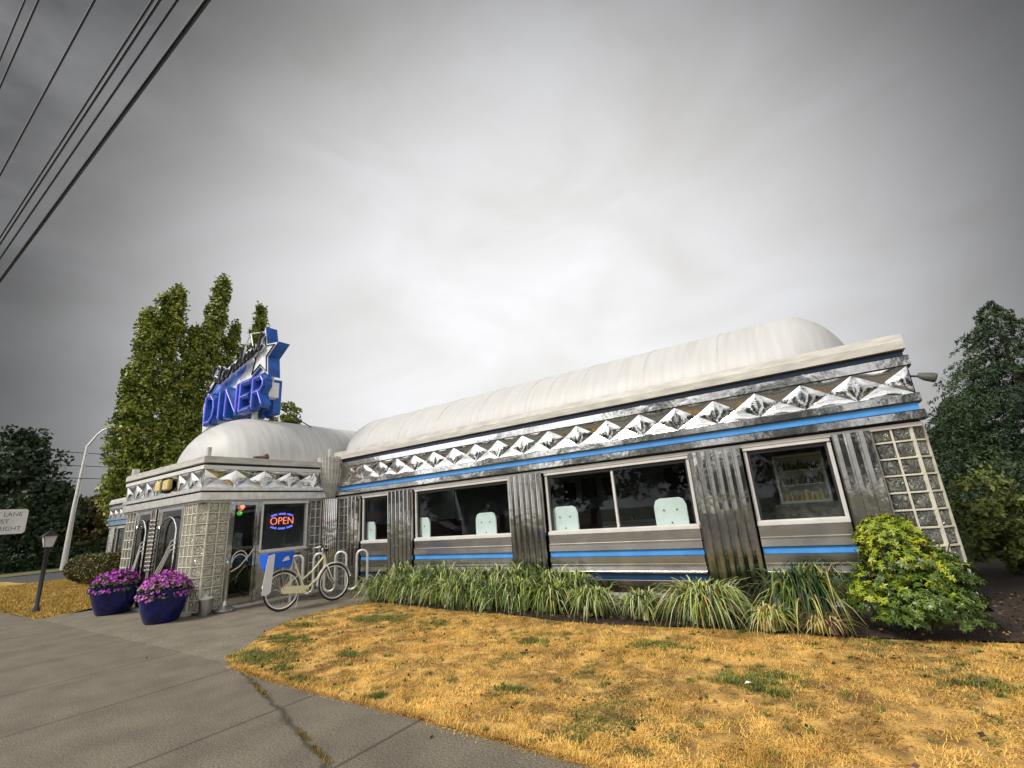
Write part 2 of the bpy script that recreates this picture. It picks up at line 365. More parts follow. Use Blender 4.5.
# ---------------------------------------------------------------- the diner
F = 7.4; XC = -12.35
VX0, VX1, VY = -14.3, -10.4, 4.4
diner = empty('diner', (XC, F, 0), 'long chrome roadside diner with arched cream roofs, quilted steel fascia and glass block corners', 'building')
class DB(MB):
    """building parts are written in place coordinates and stored relative to the diner's base"""
    def __init__(s, mirror=False):
        super().__init__(); s.mirror = mirror
        s.fn = (lambda p: (-(p[0] - XC), p[1] - F, p[2])) if mirror else (lambda p: (p[0] - XC, p[1] - F, p[2]))
    def build(s, name, mats, parent=None, **k): return super().build(name, mats, parent or diner, **k)
def profile_x(mb, x0, x1, prof, mi=0, flare=None):     # closed (y, z) outline swept along X
    mb.prism(prof, lambda y, z, x: (x, y, z), x0, x1, mi)

def pyramids(mb, a0, a1, z0, z1, pitch, place, depth=.042):
    """pressed steel quilting: a row of four-sided hollows"""
    n = max(1, round((a1 - a0) / pitch)); p = (a1 - a0) / n
    for i in range(n):
        a = a0 + i * p; b = a + p; e = .006
        j = random.uniform(-.02, .02)
        dx = depth + random.uniform(-.010, .010); ap = ((a + b) / 2 + j, (z0 + z1) / 2 + j * .4, dx)
        cs = [(a, z0, 0), (b, z0, 0), (b, z1, 0), (a, z1, 0)]; m_ = 7
        for q in range(4):                              # every facet is slightly domed, as pressed sheet is
            A_, B_ = cs[q], cs[(q + 1) % 4]; idx = {}; vs = []; pf = random.uniform(.006, .012)
            for u in range(m_ + 1):
                for v in range(m_ + 1 - u):
                    bu, bv = u / m_, v / m_; bw = 1 - bu - bv; idx[u, v] = len(vs)
                    x_, z_, d_ = (A_[k] * bw + B_[k] * bu + ap[k] * bv for k in range(3)); d_ -= pf * 27 * bu * bv * bw
                    vs.append(place(x_, z_, d_))
            fs = []
            for u in range(m_):
                for v in range(m_ - u):
                    fs.append((idx[u, v], idx[u + 1, v], idx[u, v + 1]))
                    if u + v < m_ - 1: fs.append((idx[u + 1, v], idx[u + 1, v + 1], idx[u, v + 1]))
            mb.add(vs, fs)

def wing(mir):
    def B(): return DB(mir)
    xl, xr = -10.32, 1.08
    # fascia: from the window heads up, each course butted on the one below
    bands = [('head_trim', 2.085, 2.135, .05, 'white_trim', 1.08), ('shadow_gap', 2.135, 2.16, .02, 'shadow_gap', 1.06),
             ('fascia_band', 2.16, 2.275, .115, 'chrome_band', 1.14), ('blue_stripe', 2.275, 2.37, .07, 'blue_enamel', 1.10),
             ('fascia_band', 2.37, 2.48, .115, 'chrome_band', 1.14), ('fascia_band', 2.83, 2.965, .10, 'chrome_band', 1.15),
             ('recess_band', 2.965, 3.045, .045, 'dark_blue_enamel', 1.11)]
    for nm, z0, z1, pr, mt, xe in bands:
        mb = B(); y0 = F - pr
        if nm == 'fascia_band':
            e = .012
            profile_x(mb, xl, xe, [(y0 + .012, z0), (y0, z0 + e), (y0, z1 - e), (y0 + .012, z1), (F + .1, z1), (F + .1, z0)])
            x = xl + 1.2
            while x < xe - .2:                          # cover strips over the sheet joints
                mb.box(x, x + .03, y0 - .004, y0 + .005, z0 + .005, z1 - .005); x += 2.28
        else: mb.box(xl, xe, y0, F + .1, z0, z1)
        mb.build(nm, mt)
    mb = B()
    profile_x(mb, xl, 1.14, [(F - .13, 3.045), (F - .13, 3.15), (F - .10, 3.165), (F - .085, 3.25), (F + .1, 3.27), (F + .1, 3.045)])
    mb.build('parapet', 'cream_paint')
    mb = B(); mb.box(xl, 1.10, F + .02, F + .1, 2.482, 2.828)
    pyramids(mb, xl, 1.10, 2.482, 2.828, .5655, lambda a, z, d: (a, F - .075 + d, z))
    mb.box(1.10, 1.112, F - .075, F + .1, 2.482, 2.828)
    mb.build('diamond_panel', 'diamond_chrome', smooth=True)
    # openings
    wins = [(-9.27, -8.33, 0), (-7.53, -5.02, 0), (-4.24, -1.69, 1), (-.93, .13, 0)]
    pils = [(-9.72, -9.31), (-8.31, -7.56), (-5.0, -4.27), (-1.67, -.95), (.15, .56)]
    SZ, HZ = 1.03, 2.085
    for x0, x1, mull in wins:
        f = B(); w = .045
        f.box(x0, x1, F - .03, F + .06, SZ, SZ + .05); f.box(x0, x1, F - .04, F + .06, HZ - .05, HZ - .002)
        f.box(x0, x0 + w, F - .02, F + .06, SZ + .05, HZ - .05); f.box(x1 - w, x1, F - .02, F + .06, SZ + .05, HZ - .05)
        f.box(x0, x1, F - .06, F - .032, SZ - .02, SZ + .035)
        if mull: f.box(-2.98, -2.94, F, F + .05, SZ + .05, HZ - .1)
        wo = f.build('window', 'white_trim', bevel=.004)
        i = B()
        for q, (a, b, c, d) in enumerate(((x0 + w, x1 - w, HZ - .10, HZ - .05), (x0 + w, x0 + w + .03, SZ + .05, HZ - .1), (x1 - w - .03, x1 - w, SZ + .05, HZ - .1))): i.box(a, b, F + .01, F + .05, c, d)
        i.build('inner_frame', 'frame_dark', wo)
        p = B(); p.box(x0 + w, x1 - w, F + .026, F + .032, SZ + .052, HZ - .101); p.build('glass_pane', 'window_glass', wo)
        # lapped steel siding under the window
        s = B(); prof = [(F + .10, .12)]
        def lap(z0, z1, pr): return [(F - pr, z0), (F - pr + .03, z1)]
        prof += [(F - .01, .12), (F - .01, .215)]
        prof += [(F - .075, .222), (F - .075, .30), (F - .06, .305)]                 # base course
        prof += [(F - .02, .31), (F - .02, .398)]                                     # dark blue recess
        prof += [(F - .07, .402), (F - .07, .425), (F - .045, .43), (F - .035, .50), (F - .07, .505), (F - .07, .53), (F - .045, .535), (F - .045, .56)]
        prof += [(F - .07, .563), (F - .07, .645), (F - .02, .65), (F - .02, .742), (F - .07, .746), (F - .065, .84), (F - .085, .845), (F - .085, .862), (F - .05, .868), (F - .05, SZ - .022), (F + .10, SZ - .022)]
        s.prism(prof, lambda y, z, x: (x, y, z), x0 + .004, x1 - .004); so_ = s.build('siding', 'siding_steel')
        k = B(); k.box(x0 + .004, x1 - .004, F - .04, F - .023, .652, .740); k.build('blue_stripe', 'blue_enamel', so_)
        k = B(); k.box(x0 + .004, x1 - .004, F - .035, F - .023, .312, .396); k.build('dark_blue_stripe', 'dark_blue_enamel', so_)
    for x0, x1 in pils:                                   # pleated stainless pilasters
        s = B(); n = max(3, round((x1 - x0) / .125)); pts = [(x0, F + .1), (x0, F - .10)]
        w = (x1 - x0) / n
        for q in range(n):
            a = x0 + q * w
            pts += [(a + .012, F - .112), (a + .020, F - .10), (a + w * .5, F - .083), (a + w - .008, F - .10)]
        pts += [(x1, F - .112), (x1, F + .1)]
        s.prism(pts, lambda x, y, z: (x, y, z), .05, 2.10); s.build('pilaster', 'pilaster_steel')
    # glass block end columns
    glass_blocks(B, [((.57, F - .02), (.97, F - .02), 2), ((.97, F - .02), (1.10, F + .11), 1)], .1, 2.13, mats=('glass_block',))
    glass_blocks(B, [((-10.15, F - .02), (-9.74, F - .02), 2)], .1, 2.08)
    s = B(); s.box(-10.32, -9.72, F - .03, F + .1, 0, .1); s.box(.56, 1.1, F - .03, F + .1, 0, .1)
    s.box(-9.3, .56, F + .0, F + .1, 0, .12); s.build('plinth', 'cream_paint')
    # end wall, back wall (with its own windows), floor, ceiling
    s = B(); s.box(1.06, 1.10, F + .115, F + 4.6, 0, 3.2)
    s.box(xl - .05, 1.06, F + 4.5, F + 4.6, 0, 3.2)
    s.build('wall', 'interior_wall')
    s = B(); s.box(xl, 1.06, F + .1, F + 4.5, .0, .05); s.build('floor', 'interior_floor')
    s = B(); s.box(xl, 1.06, F + .1, F + 4.5, 2.42, 2.48); s.build('ceiling', 'interior_ceiling')
    s = B(); s.box(xl, 1.10, F + .102, F + 4.6, 3.202, 3.215); s.build('roof_deck', 'cream_paint')
    s = B(); s.box(xl, 1.09, F + .102, F + .16, 2.09, 3.2); s.build('lintel', 'wall_dark')
    # vaulted roof with a rounded end
    s = B(); Yc, a, z0, b, X1, L = F + 2.35, 2.12, 3.13, 1.33, .84, .95
    Xs = list(np.linspace(-10.30, X1 - L, 36)) + [X1 - L + L * math.sin(q) for q in np.linspace(.08, PI / 2 - .02, 14)]
    nv = 37; vs = []
    for X in Xs:
        sc = 1 if X <= X1 - L else math.sqrt(max(0, 1 - ((X - X1 + L) / L) ** 2))
        for q in range(nv):
            th = PI * q / (nv - 1); vs.append((X, Yc - a * sc * math.cos(th), z0 + b * sc * math.sin(th)))
    s.add(vs, [(i * nv + j, (i + 1) * nv + j, (i + 1) * nv + j + 1, i * nv + j + 1) for i in range(len(Xs) - 1) for j in range(nv - 1)])
    s.add([(X1, Yc, z0)] + vs[-nv:], [(0, j + 1, j + 2) for j in range(nv - 1)])
    ro = s.build('roof', 'roof_paint', smooth=True)
    s = B(); x = -9.6                                      # lap seams of the roof sheets
    while x < -.4:
        s.tube([(x, Yc - (a + .002) * math.cos(PI * q / 24), z0 + (b + .002) * math.sin(PI * q / 24)) for q in range(25)], .006, 4); x += 1.22
    s.build('roof_seam', 'cream_paint', ro)
    for x, yy, zz in ((-1.75, F + .42, 3.62), (-7.95, F + .35, 3.42)):
        s = B(); s.box(x, x + .06, yy, yy + .05, zz - .35, zz + .02); s.box(x - .01, x + .07, yy - .01, yy + .06, zz + .02, zz + .035); s.build('roof_vent', 'cream_paint', ro)

def glass_blocks(B, segs, z0, z1, mats=('glass_block',), parent=None, pitch=.2):
    s = B(); g = B(); rows = round((z1 - z0) / pitch); h = (z1 - z0) / rows
    for (ax, ay), (bx, by), n in segs:
        L = math.hypot(bx - ax, by - ay); ux, uy = (bx - ax) / L, (by - ay) / L; nx, ny = uy, -ux; w = L / n
        def P(a, z, d): return (ax + ux * a + nx * d, ay + uy * a + ny * d, z)
        def bar(a0, a1, zz0, zz1, d0=-.06, d1=.012):
            g.add([P(a, z, d) for z in (zz0, zz1) for d in (d0, d1) for a in (a0, a1)], [(0, 2, 3, 1), (4, 5, 7, 6), (0, 1, 5, 4), (2, 6, 7, 3), (0, 4, 6, 2), (1, 3, 7, 5)])
        for i in range(n + 1): bar(i * w - .011, i * w + .011, z0, z1)
        for j in range(rows + 1):
            for i in range(n): bar(i * w + .0112, (i + 1) * w - .0112, z0 + j * h - .010, z0 + j * h + .010, -.055, .009)
        for i in range(n):
            for j in range(rows):
                a0, a1, c0, c1 = i * w + .0115, (i + 1) * w - .0115, z0 + j * h + .0105, z0 + (j + 1) * h - .0105; e = .022
                s.add([P(a0, c0, -.02), P(a1, c0, -.02), P(a1, c1, -.02), P(a0, c1, -.02), P(a0 + e, c0 + e, 0), P(a1 - e, c0 + e, 0), P(a1 - e, c1 - e, 0), P(a0 + e, c1 - e, 0)],
                      [(4, 5, 6, 7), (0, 1, 5, 4), (1, 2, 6, 5), (2, 3, 7, 6), (3, 0, 4, 7)])
    o = s.build('glass_block_panel', mats[0], parent); g.build('grout', 'grout', o); return o
wing(False); wing(True)

# entrance wing -------------------------------------------------
def band_loop(mb, z0, z1, pr, e=0):                       # a course that runs round the three free sides
    mb.box(VX0 - pr, VX1 + pr, VY - pr, VY + .1, z0, z1)
    mb.box(VX1 - .1, VX1 + pr, VY + .1, F + .05, z0, z1); mb.box(VX0 - pr, VX0 + .1, VY + .1, F + .05, z0, z1)
for nm, z0, z1, pr, mt in (('head_trim', 2.085, 2.12, .03, 'white_trim'), ('fascia_band', 2.12, 2.27, .085, 'satin_band'), ('shadow_gap', 2.27, 2.305, .03, 'shadow_gap'),
                           ('fascia_band', 2.305, 2.375, .095, 'satin_band'), ('fascia_band', 2.735, 2.815, .085, 'white_trim'), ('shadow_gap', 2.815, 2.865, .03, 'shadow_gap'),
                           ('parapet', 2.865, 2.97, .10, 'cream_paint'), ('parapet_cap', 2.972, 3.0, .085, 'cream_paint')):
    mb = DB(); band_loop(mb, z0, z1, pr); mb.build(nm, mt, bevel=.005)
mb = DB(); z0, z1 = 2.377, 2.733
pyramids(mb, VX0 - .05, VX1 + .05, z0, z1, .56, lambda a, z, d: (a, VY - .055 + d, z))
pyramids(mb, VY - .05, F, z0, z1, .56, lambda a, z, d: (VX1 + .055 - d, a, z))
pyramids(mb, VY - .05, F, z0, z1, .56, lambda a, z, d: (VX0 - .055 + d, a, z))
mb.box(VX0 + .02, VX1 - .02, VY + .02, VY + .1, z0, z1); mb.box(VX1 - .1, VX1 - .02, VY + .1, F, z0, z1); mb.box(VX0 + .02, VX0 + .1, VY + .1, F, z0, z1)
mb.build('diamond_panel', 'diamond_chrome', smooth=True)
# small block on the parapet's left corner
mb = DB(); mb.box(-14.25, -14.12, VY - .05, VY + .07, 3.001, 3.16); mb.build('corner_block', 'cream_paint')
mb = DB(); mb.box(-10.52, -10.44, VY + .01, VY + .08, 3.001, 3.2); mb.build('vent_pipe', 'cream_paint')
# twin flood lamp on the front fascia
mb = DB()
for x in (-12.3, -11.9): mb.box(x - .15, x + .15, VY - .15, VY - .06, 2.45, 2.67)
lampo = mb.build('flood_lamp', 'yellow_lens', bevel=.02)
mb = DB(); mb.box(-12.14, -12.06, VY - .14, VY - .056, 2.40, 2.72); mb.build('lamp_bracket', 'frame_dark', lampo)
# corner glass blocks
def BB(): return DB()
glass_blocks(BB, [((-11.1, VY - .02), (-10.56, VY - .02), 3), ((-10.56, VY - .02), (-10.40, VY + .12), 1), ((-10.40, VY + .12), (-10.40, VY + .52), 2)], .06, 2.08, mats=('glass_block_pale',))
glass_blocks(BB, [((-14.16, VY - .02), (-13.62, VY - .02), 3)], .06, 2.08)
glass_blocks(BB, [((-14.3, VY + .52), (-14.3, VY + .12), 2), ((-14.3, VY + .12), (-14.16, VY - .02), 1)], .06, 2.08)
glass_blocks(BB, [((-10.40, 6.76), (-10.40, 7.04), 2)], .06, 2.08)
# side: door, then the window with the neon sign
def door(nm, P, a0, a1, z1, mt_frame, swirl=1):
    """glazed steel door; P(a, z, d): a along the wall, d outwards"""
    def bx(mb, A0, A1, Z0, Z1, d0, d1): mb.add([P(a, z, d) for z in (Z0, Z1) for d in (d0, d1) for a in (A0, A1)], [(0, 2, 3, 1), (4, 5, 7, 6), (0, 1, 5, 4), (2, 6, 7, 3), (0, 4, 6, 2), (1, 3, 7, 5)])
    s = DB(); w = .055
    bx(s, a0, a0 + w, .03, z1, -.05, .01); bx(s, a1 - w, a1, .03, z1, -.05, .01); bx(s, a0 + w, a1 - w, z1 - .07, z1, -.05, .008); bx(s, a0 + w, a1 - w, .03, .2, -.05, .008)
    d = s.build(nm, mt_frame, bevel=.004)
    s = DB(); bx(s, a0 + w, a1 - w, .2, z1 - .07, -.022, -.016); s.build('glass_pane', 'door_glass', d)
    return d
PS = lambda a, z, d: (VX1 - .01 + d, a, z)
PF = lambda a, z, d: (a, VY + .01 - d, z)
d = door('door', PS, 4.98, 5.52, 2.08, 'pilaster_steel')
s = DB()
arc = lambda cy, cz, ry, rz, t0, t1, n=12: [(cy + ry * math.cos(t0 + (t1 - t0) * i / n), cz + rz * math.sin(t0 + (t1 - t0) * i / n)) for i in range(n + 1)]
for k in range(2):
    s.tube([PS(a, z + .07 * k, .03) for a, z in arc(5.20, .82, .16, .2, .3, PI + .2)], .011, 6)
s.tube([PS(a, z, .03) for a, z in [(5.04, .7), (5.2, .78), (5.4, 1.0), (5.46, 1.1)]], .012, 6)
s.build('handle', 'white_trim', d)
for y0_, y1_ in ((4.925, 4.977), (5.523, 5.577), (6.70, 6.75)):
    mb = DB(); mb.box(VX1 - .06, VX1 + .025, y0_, y1_, .05, 2.083); mb.build('door_post', 'pilaster_steel')
f = DB(); y0, y1, Z0, Z1 = 5.58, 6.69, 1.0, 2.08
f.box(VX1 - .06, VX1 + .03, y0, y1, Z0, Z0 + .06); f.box(VX1 - .06, VX1 + .04, y0, y1, Z1 - .06, Z1); f.box(VX1 - .06, VX1 + .02, y0, y0 + .05, Z0 + .06, Z1 - .06); f.box(VX1 - .06, VX1 + .02, y1 - .05, y1, Z0 + .06, Z1 - .06)
f.box(VX1 + .031, VX1 + .06, y0, y1, Z0 + .0, Z0 + .04)
wo = f.build('window', 'white_trim', bevel=.004)
p = DB(); p.box(VX1 - .03, VX1 - .024, y0 + .05, y1 - .05, Z0 + .062, Z1 - .062); p.build('glass_pane', 'window_glass', wo)
s = DB(); s.box(VX1 - .08, VX1 - .015, 5.578, 6.70, .05, .998); s.box(VX1 - .0145, VX1 + .012, 5.578, 6.70, .86, .90)
for z in (.12, .34, .56, .78):
    s.box(VX1 - .0148, VX1 + .012, 5.578, 6.70, z, z + .02)
so_ = s.build('siding', 'siding_steel')
s = DB()                                                   # applied curls in relief on the side wall
for k in range(3):
    s.tube([(VX1 + .02, a, z) for a, z in arc(5.95 + .3 * k, .48, .12, .26, -.4, PI + .6)], .012, 6)
    s.tube([(VX1 + .02, a, z) for a, z in [(5.62 + .34 * k, .2), (5.8 + .3 * k, .22), (6.0 + .28 * k, .42), (6.1 + .25 * k, .84)]], .010, 6)
s.build('scroll_trim', 'chrome', so_)
mb = DB(); mb.box(VX1 - .1, VX1 + .04, VY + .55, F - .1, 0, .049); mb.box(VX0 - .04, VX0 + .1, VY + .55, F - .1, 0, .049); mb.box(VX0 + .15, VX1 - .15, VY - .05, VY + .08, 0, .049); mb.build('plinth', 'cream_paint')
# inner corner: fluted half column under a fan capital
s = DB(); cx, cy = VX1 + .02, F - .12
for q in range(9):
    th = -PI / 2 - .1 + (PI / 2 + .25) * q / 8 - .0
    ox, oy = math.cos(th), math.sin(th)
    s.tube([(cx + ox * .20, cy + oy * .20, .02), (cx + ox * .20, cy + oy * .20, 2.10)], .036, 8)
s.build('corner_pilaster', 'pilaster_steel', smooth=True)
s = DB()
for q in range(9):
    th = -PI / 2 - .1 + (PI / 2 + .25) * q / 8; ox, oy = math.cos(th), math.sin(th)
    s.tube([(cx + ox * .12, cy + oy * .12, 2.12), (cx + ox * .22, cy + oy * .22, 2.3), (cx + ox * .30, cy + oy * .30, 2.7), (cx + ox * .33, cy + oy * .33, 3.12)], [.018, .035, .046, .05], 8)
s.lathe((cx, cy, 2.12), [(.10, 0), (.2, .2), (.27, .6), (.30, 1.0)], 18)
s.tube([(cx + .16, cy - .16, 3.1), (cx + .16, cy - .16, 3.32)], .05, 10)
s.build('fan_capital', 'cream_paint', smooth=True)
# front: pair of glazed doors, chrome arches, ringed centre post
for a0, a1 in ((-13.55, -12.78), (-12.30, -11.22)):
    d = door('door', PF, a0, a1, 2.08, 'pilaster_steel')
    s = DB(); c = (a0 + a1) / 2; r = (a1 - a0) / 2 - .13
    s.tube([PF(a, z, .05) for a, z in [(c + r, .55), (c + r, 1.55)] + arc(c, 1.55, r, .33, 0, PI) + [(c - r, .55)]], .018, 8)
    s.build('arch_tube', 'chrome', d, smooth=True)
    s = DB()
    for k in range(3):
        s.tube([PF(a, z - .09 * k, .08) for a, z in [(a1 - .02, 1.42), (a1 - .22, 1.38), (c, 1.02), (a0 + .1, .62), (a0 + .02, .5)]], .011, 7)
    s.build('handle', 'white_trim', d, smooth=True)
s = DB(); s.tube([(-12.54, VY - .02, .03), (-12.54, VY - .02, 2.08)], .05, 12)
for k in range(13): s.lathe((-12.54, VY - .02, .78 + k * .085), [(.055, 0), (.085, .012), (.092, .035), (.085, .058), (.055, .07)], 18)
s.build('ringed_post', 'siding_steel', smooth=True)
for x0, x1 in ((-13.60, -13.555), (-12.775, -12.70), (-12.38, -12.305), (-11.215, -11.13)):
    mb = DB(); mb.box(x0, x1, VY - .035, VY + .07, .05, 2.083); mb.build('door_post', 'pilaster_steel')
# left flank, floor, ceiling, roof
mb = DB(); mb.box(VX0 - .01, VX0 + .1, VY + .56, F, .05, 2.083); mb.build('side_wall', 'siding_steel')
mb = DB(); mb.box(VX0 + .12, VX1 - .12, VY + .12, F + 4.4, .0, .05); mb.build('floor', 'interior_floor')
mb = DB(); mb.box(VX0 + .12, VX1 - .12, VY + .12, F + 4.4, 2.9, 2.95); mb.build('ceiling', 'interior_ceiling')
mb = DB(); mb.box(VX0 - .1, VX1 + .1, F + 4.45, F + 4.6, 0, 3.1); mb.build('wall', 'interior_wall')
mb = DB(); mb.box(VX0 + .102, VX1 - .102, VY + .102, F + .08, 2.952, 2.985); mb.build('roof_deck', 'cream_paint')
s = DB(); Xc, a, z0, b, Y0, L = XC, 1.72, 2.90, 1.41, 4.68, 1.5
Ys = [Y0 + L - L * math.sin(q) for q in np.linspace(PI / 2 - .02, .05, 14)] + list(np.linspace(Y0 + L, F + 4.6, 22))
nv = 37; vs = []
for Y in Ys:
    sc = 1 if Y >= Y0 + L else math.sqrt(max(0, 1 - ((Y0 + L - Y) / L) ** 2))
    for q in range(nv):
        th = PI * q / (nv - 1); vs.append((Xc - a * sc * math.cos(th), Y, z0 + b * sc * math.sin(th)))
s.add(vs, [(i * nv + j, (i + 1) * nv + j, (i + 1) * nv + j + 1, i * nv + j + 1) for i in range(len(Ys) - 1) for j in range(nv - 1)])
s.add([(Xc, Y0, z0)] + vs[:nv], [(0, j + 1, j + 2) for j in range(nv - 1)])
ro = s.build('roof', 'vest_roof_paint', smooth=True)
s = DB()
for X in (-10.34, -14.36):                                  # end walls of the long vaults where they meet the cross vault
    pass
s.tube([(-10.30, F + 2.35 - 2.12 * math.cos(PI * q / 30), 3.13 + 1.33 * math.sin(PI * q / 30)) for q in range(31)], .012, 6)
s.build('roof_edge_strip', 'roof_paint', ro)
s = DB(); s.tube([(-14.40, F + 2.35 - 2.12 * math.cos(PI * q / 30), 3.13 + 1.33 * math.sin(PI * q / 30)) for q in range(31)], .012, 6)
s.build('roof_edge_strip', 'roof_paint', ro)
s = DB()
for X in (-10.31, -14.39):
    s.add([(X, F + 2.35, 3.13)] + [(X, F + 2.35 - 2.1 * math.cos(PI * q / 30), 3.13 + 1.31 * math.sin(PI * q / 30)) for q in range(31)], [(0, q, q + 1) for q in range(1, 31)])
s.build('gable_end', 'cream_paint')
s = DB()
s.tube([(-10.55, 5.40, 3.05), (-10.56, 5.62, 3.06), (-10.57, 5.72, 3.10)], [.03, .045, .07], 10); s.build('rusty_vent', 'rust', ro)['label'] = 'rusty brown vent stub'
# flood lamp on the right end of the fascia
s = DB(); s.tube([(1.11, F + .05, 2.72), (1.20, F - .02, 2.68)], .012, 6); lo = s.build('lamp_bracket', 'frame_dark')
s = DB(); s.tube([(1.19, F - .02, 2.70), (1.24, F - .04, 2.665), (1.32, F - .06, 2.63), (1.34, F - .065, 2.62)], [.03, .05, .06, .05], 12); s.build('lamp_head', 'lamp_grey', lo, smooth=True)

# ---------------------------------------------------------------- inside the diner
booths = []
def booth_end(w, h): 
    r = .06; return [(-w, 0), (-w, h - .12), (-w + .035, h - .03), (-w + .10, h), (w - .10, h), (w - .035, h - .03), (w, h - .12), (w, 0)]
def make_booth(x, label):
    e = empty('diner_booth', (x, F + .075, .05), label, 'booth', 'booth seats along the diner windows')
    MB().prism(booth_end(.25, 1.43), lambda a, z, d: (a, d, z), 0, .03).build('end_panel', 'mint', e, bevel=.006)
    b = MB()
    for px, pz in ((-.1, 1.25), (.1, 1.25), (0, 1.06)): b.tube([(px, -.008, pz), (px, .002, pz)], .012, 8)
    b.build('bolt', 'black', e)
    MB().box(-.22, .22, .032, 1.1, 0, 1.36).build('backrest', 'vinyl_red', e, bevel=.03)
    for s_ in (-1, 1): MB().box(min(s_ * .222, s_ * .62), max(s_ * .222, s_ * .62), .05, 1.1, .0, .45).build('seat', 'vinyl_red', e, bevel=.03)
    return e
bl = ['mint booth back in the small leftmost window', 'mint booth back at the left end of the second window', 'mint booth back near the right end of the second window',
      'mint booth back at the left end of the third window', 'mint booth back at the right end of the third window']
first = None
for x, lb in zip((-9.17, -7.44, -5.70, -3.95, -2.11), bl): make_booth(x, lb)
# the far side of the room: counter, stools, pictures, pass-through
BY = F + 4.5
c = empty('counter', (-4.2, BY - 1.6, .05), 'long dark lunch counter seen through the windows', 'counter')
MB().box(-3.6, 3.6, 0, .5, 0, 1.0).build('counter_front', 'steel_dull', c, bevel=.01)
MB().box(-3.7, 3.7, -.08, .6, 1.0, 1.05).build('counter_top', 'cream_paint', c, bevel=.01)
for i, x in enumerate(np.arange(-7.4, -.6, .75)):
    e = empty('bar_stool', (x, BY - 2.0, .05), '%s red topped stool from the left at the lunch counter inside' % ['first', 'second', 'third', 'fourth', 'fifth', 'sixth', 'seventh', 'eighth', 'ninth', 'tenth'][i], 'stool', 'stools at the lunch counter')
    MB().lathe((0, 0, 0), [(.2, 0), (.2, .02), (.03, .05), (.03, .7), (.17, .72), (.17, .76)], 18).build('base', 'chrome', e, smooth=True)
    MB().lathe((0, 0, 0), [(.17, .762), (.19, .78), (.19, .83), (.15, .86), (.02, .87)], 18).build('seat', 'vinyl_red', e, smooth=True)
def picture(x, z, w, h, label, m='picture'):
    e = empty('wall_picture', (x, BY - .03, z), label, 'picture', 'framed pictures on the inside wall')
    f = MB(); 
    for a in ((-w, w, -h, -h + .03), (-w, w, h - .03, h), (-w, -w + .03, -h + .03, h - .03), (w - .03, w, -h + .03, h - .03)): f.box(a[0], a[1], -.02, .02, a[2], a[3])
    f.build('picture_frame', 'frame_dark', e); MB().box(-w + .03, w - .03, -.005, .01, -h + .03, h - .03).build('print', m, e)
for i, (x, z, w, h) in enumerate(((-6.9, 1.95, .35, .22), (-6.05, 1.9, .18, .24), (-5.45, 1.95, .2, .26), (-4.85, 1.95, .17, .22), (-2.95, 1.98, .42, .26), (-.75, 1.85, .16, .2))):
    picture(x, z, w, h, 'dark framed picture on the back wall, number counted from the left'.replace('number', ['first', 'second', 'third', 'fourth', 'fifth', 'sixth'][i]))
e = empty('clock', (-4.3, BY - .03, 1.82), 'round pale faced clock on the back wall', 'clock')
MB().tube([(0, 0, 0), (0, -.04, 0)], .14, 24).build('clock_case', 'frame_dark', e); MB().tube([(0, -.041, 0), (0, -.045, 0)], .115, 24).build('clock_face', 'sign_face', e)
# shelf unit seen through the right-hand window
e = empty('shelf_unit', (-.33, 8.3, 0.14), 'pale framed cabinet of jars and boxes behind the rightmost window', 'shelf'); e.scale = (.92,) * 3
f = MB(); w = .36
for a in ((-w, -w + .04, 1.22, 2.0), (w - .04, w, 1.22, 2.0), (-w + .04, w - .04, 1.96, 2.0), (-w + .04, w - .04, 1.22, 1.26)): f.box(a[0], a[1], -.04, .25, a[2], a[3])
f.box(-w + .04, w - .04, .22, .25, 1.26, 1.96); f.build('cabinet', 'white_trim', e)
MB().box(-w - .1, w + .1, -.1, .4, 0, 1.215).build('sideboard', 'picture_pale', e, bevel=.01)
f = MB(); f.box(-w + .04, w - .04, -.03, .22, 1.73, 1.745); f.box(-w + .04, w - .04, -.03, .22, 1.50, 1.515); f.build('shelf', 'white_trim', e)
for k, (mt_, zz) in enumerate((('leaf_mid', 1.745), ('picture_pale', 1.515), ('yellow_lens', 1.26))):
    f = MB(); x = -w + .06
    while x < w - .10:
        r = random.uniform(.02, .04); h = random.uniform(.09, .17); f.lathe((x + r, random.uniform(.0, .08), zz), [(r, 0), (r, h * .7), (r * .5, h * .85), (r * .5, h)], 10); x += r * 2 + .015
    f.build('jars', mt_, e, smooth=True)
e = empty('exit_sign', (-.35, F + 1.2, 2.28), 'small grey exit sign hanging inside the rightmost window', 'sign')
MB().box(-.17, .17, -.015, .015, -.09, .09).build('sign_box', 'frame_dark', e, bevel=.005)
text_obj('lettering', 'EXIT', .15, .002, 'sign_face', e, at(0, -.018, 0), sx=.9)
MB().tube([(0, 0, .09), (0, 0, .14)], .01, 6).build('sign_stem', 'frame_dark', e)
# small clutter on the window sills and counter
for i in range(16):
    x = -7.5 + i * .46
    f = MB(); h = random.uniform(.1, .24); f.lathe((0, 0, 0), [(.035, 0), (.035, h * .6), (.015, h * .8), (.015, h)], 10)
    o = f.build('bottle', random.choice(['picture_pale', 'cream_paint', 'vinyl_red', 'leaf_mid', 'steel_dull']), loc=(x, BY - 1.45, 1.1), smooth=True)
    tag(o, 'small bottle on the lunch counter inside, %s from the left' % ('first second third fourth fifth sixth seventh eighth ninth tenth eleventh twelfth thirteenth fourteenth fifteenth sixteenth'.split()[i]), 'bottle', 'bottles on the lunch counter')

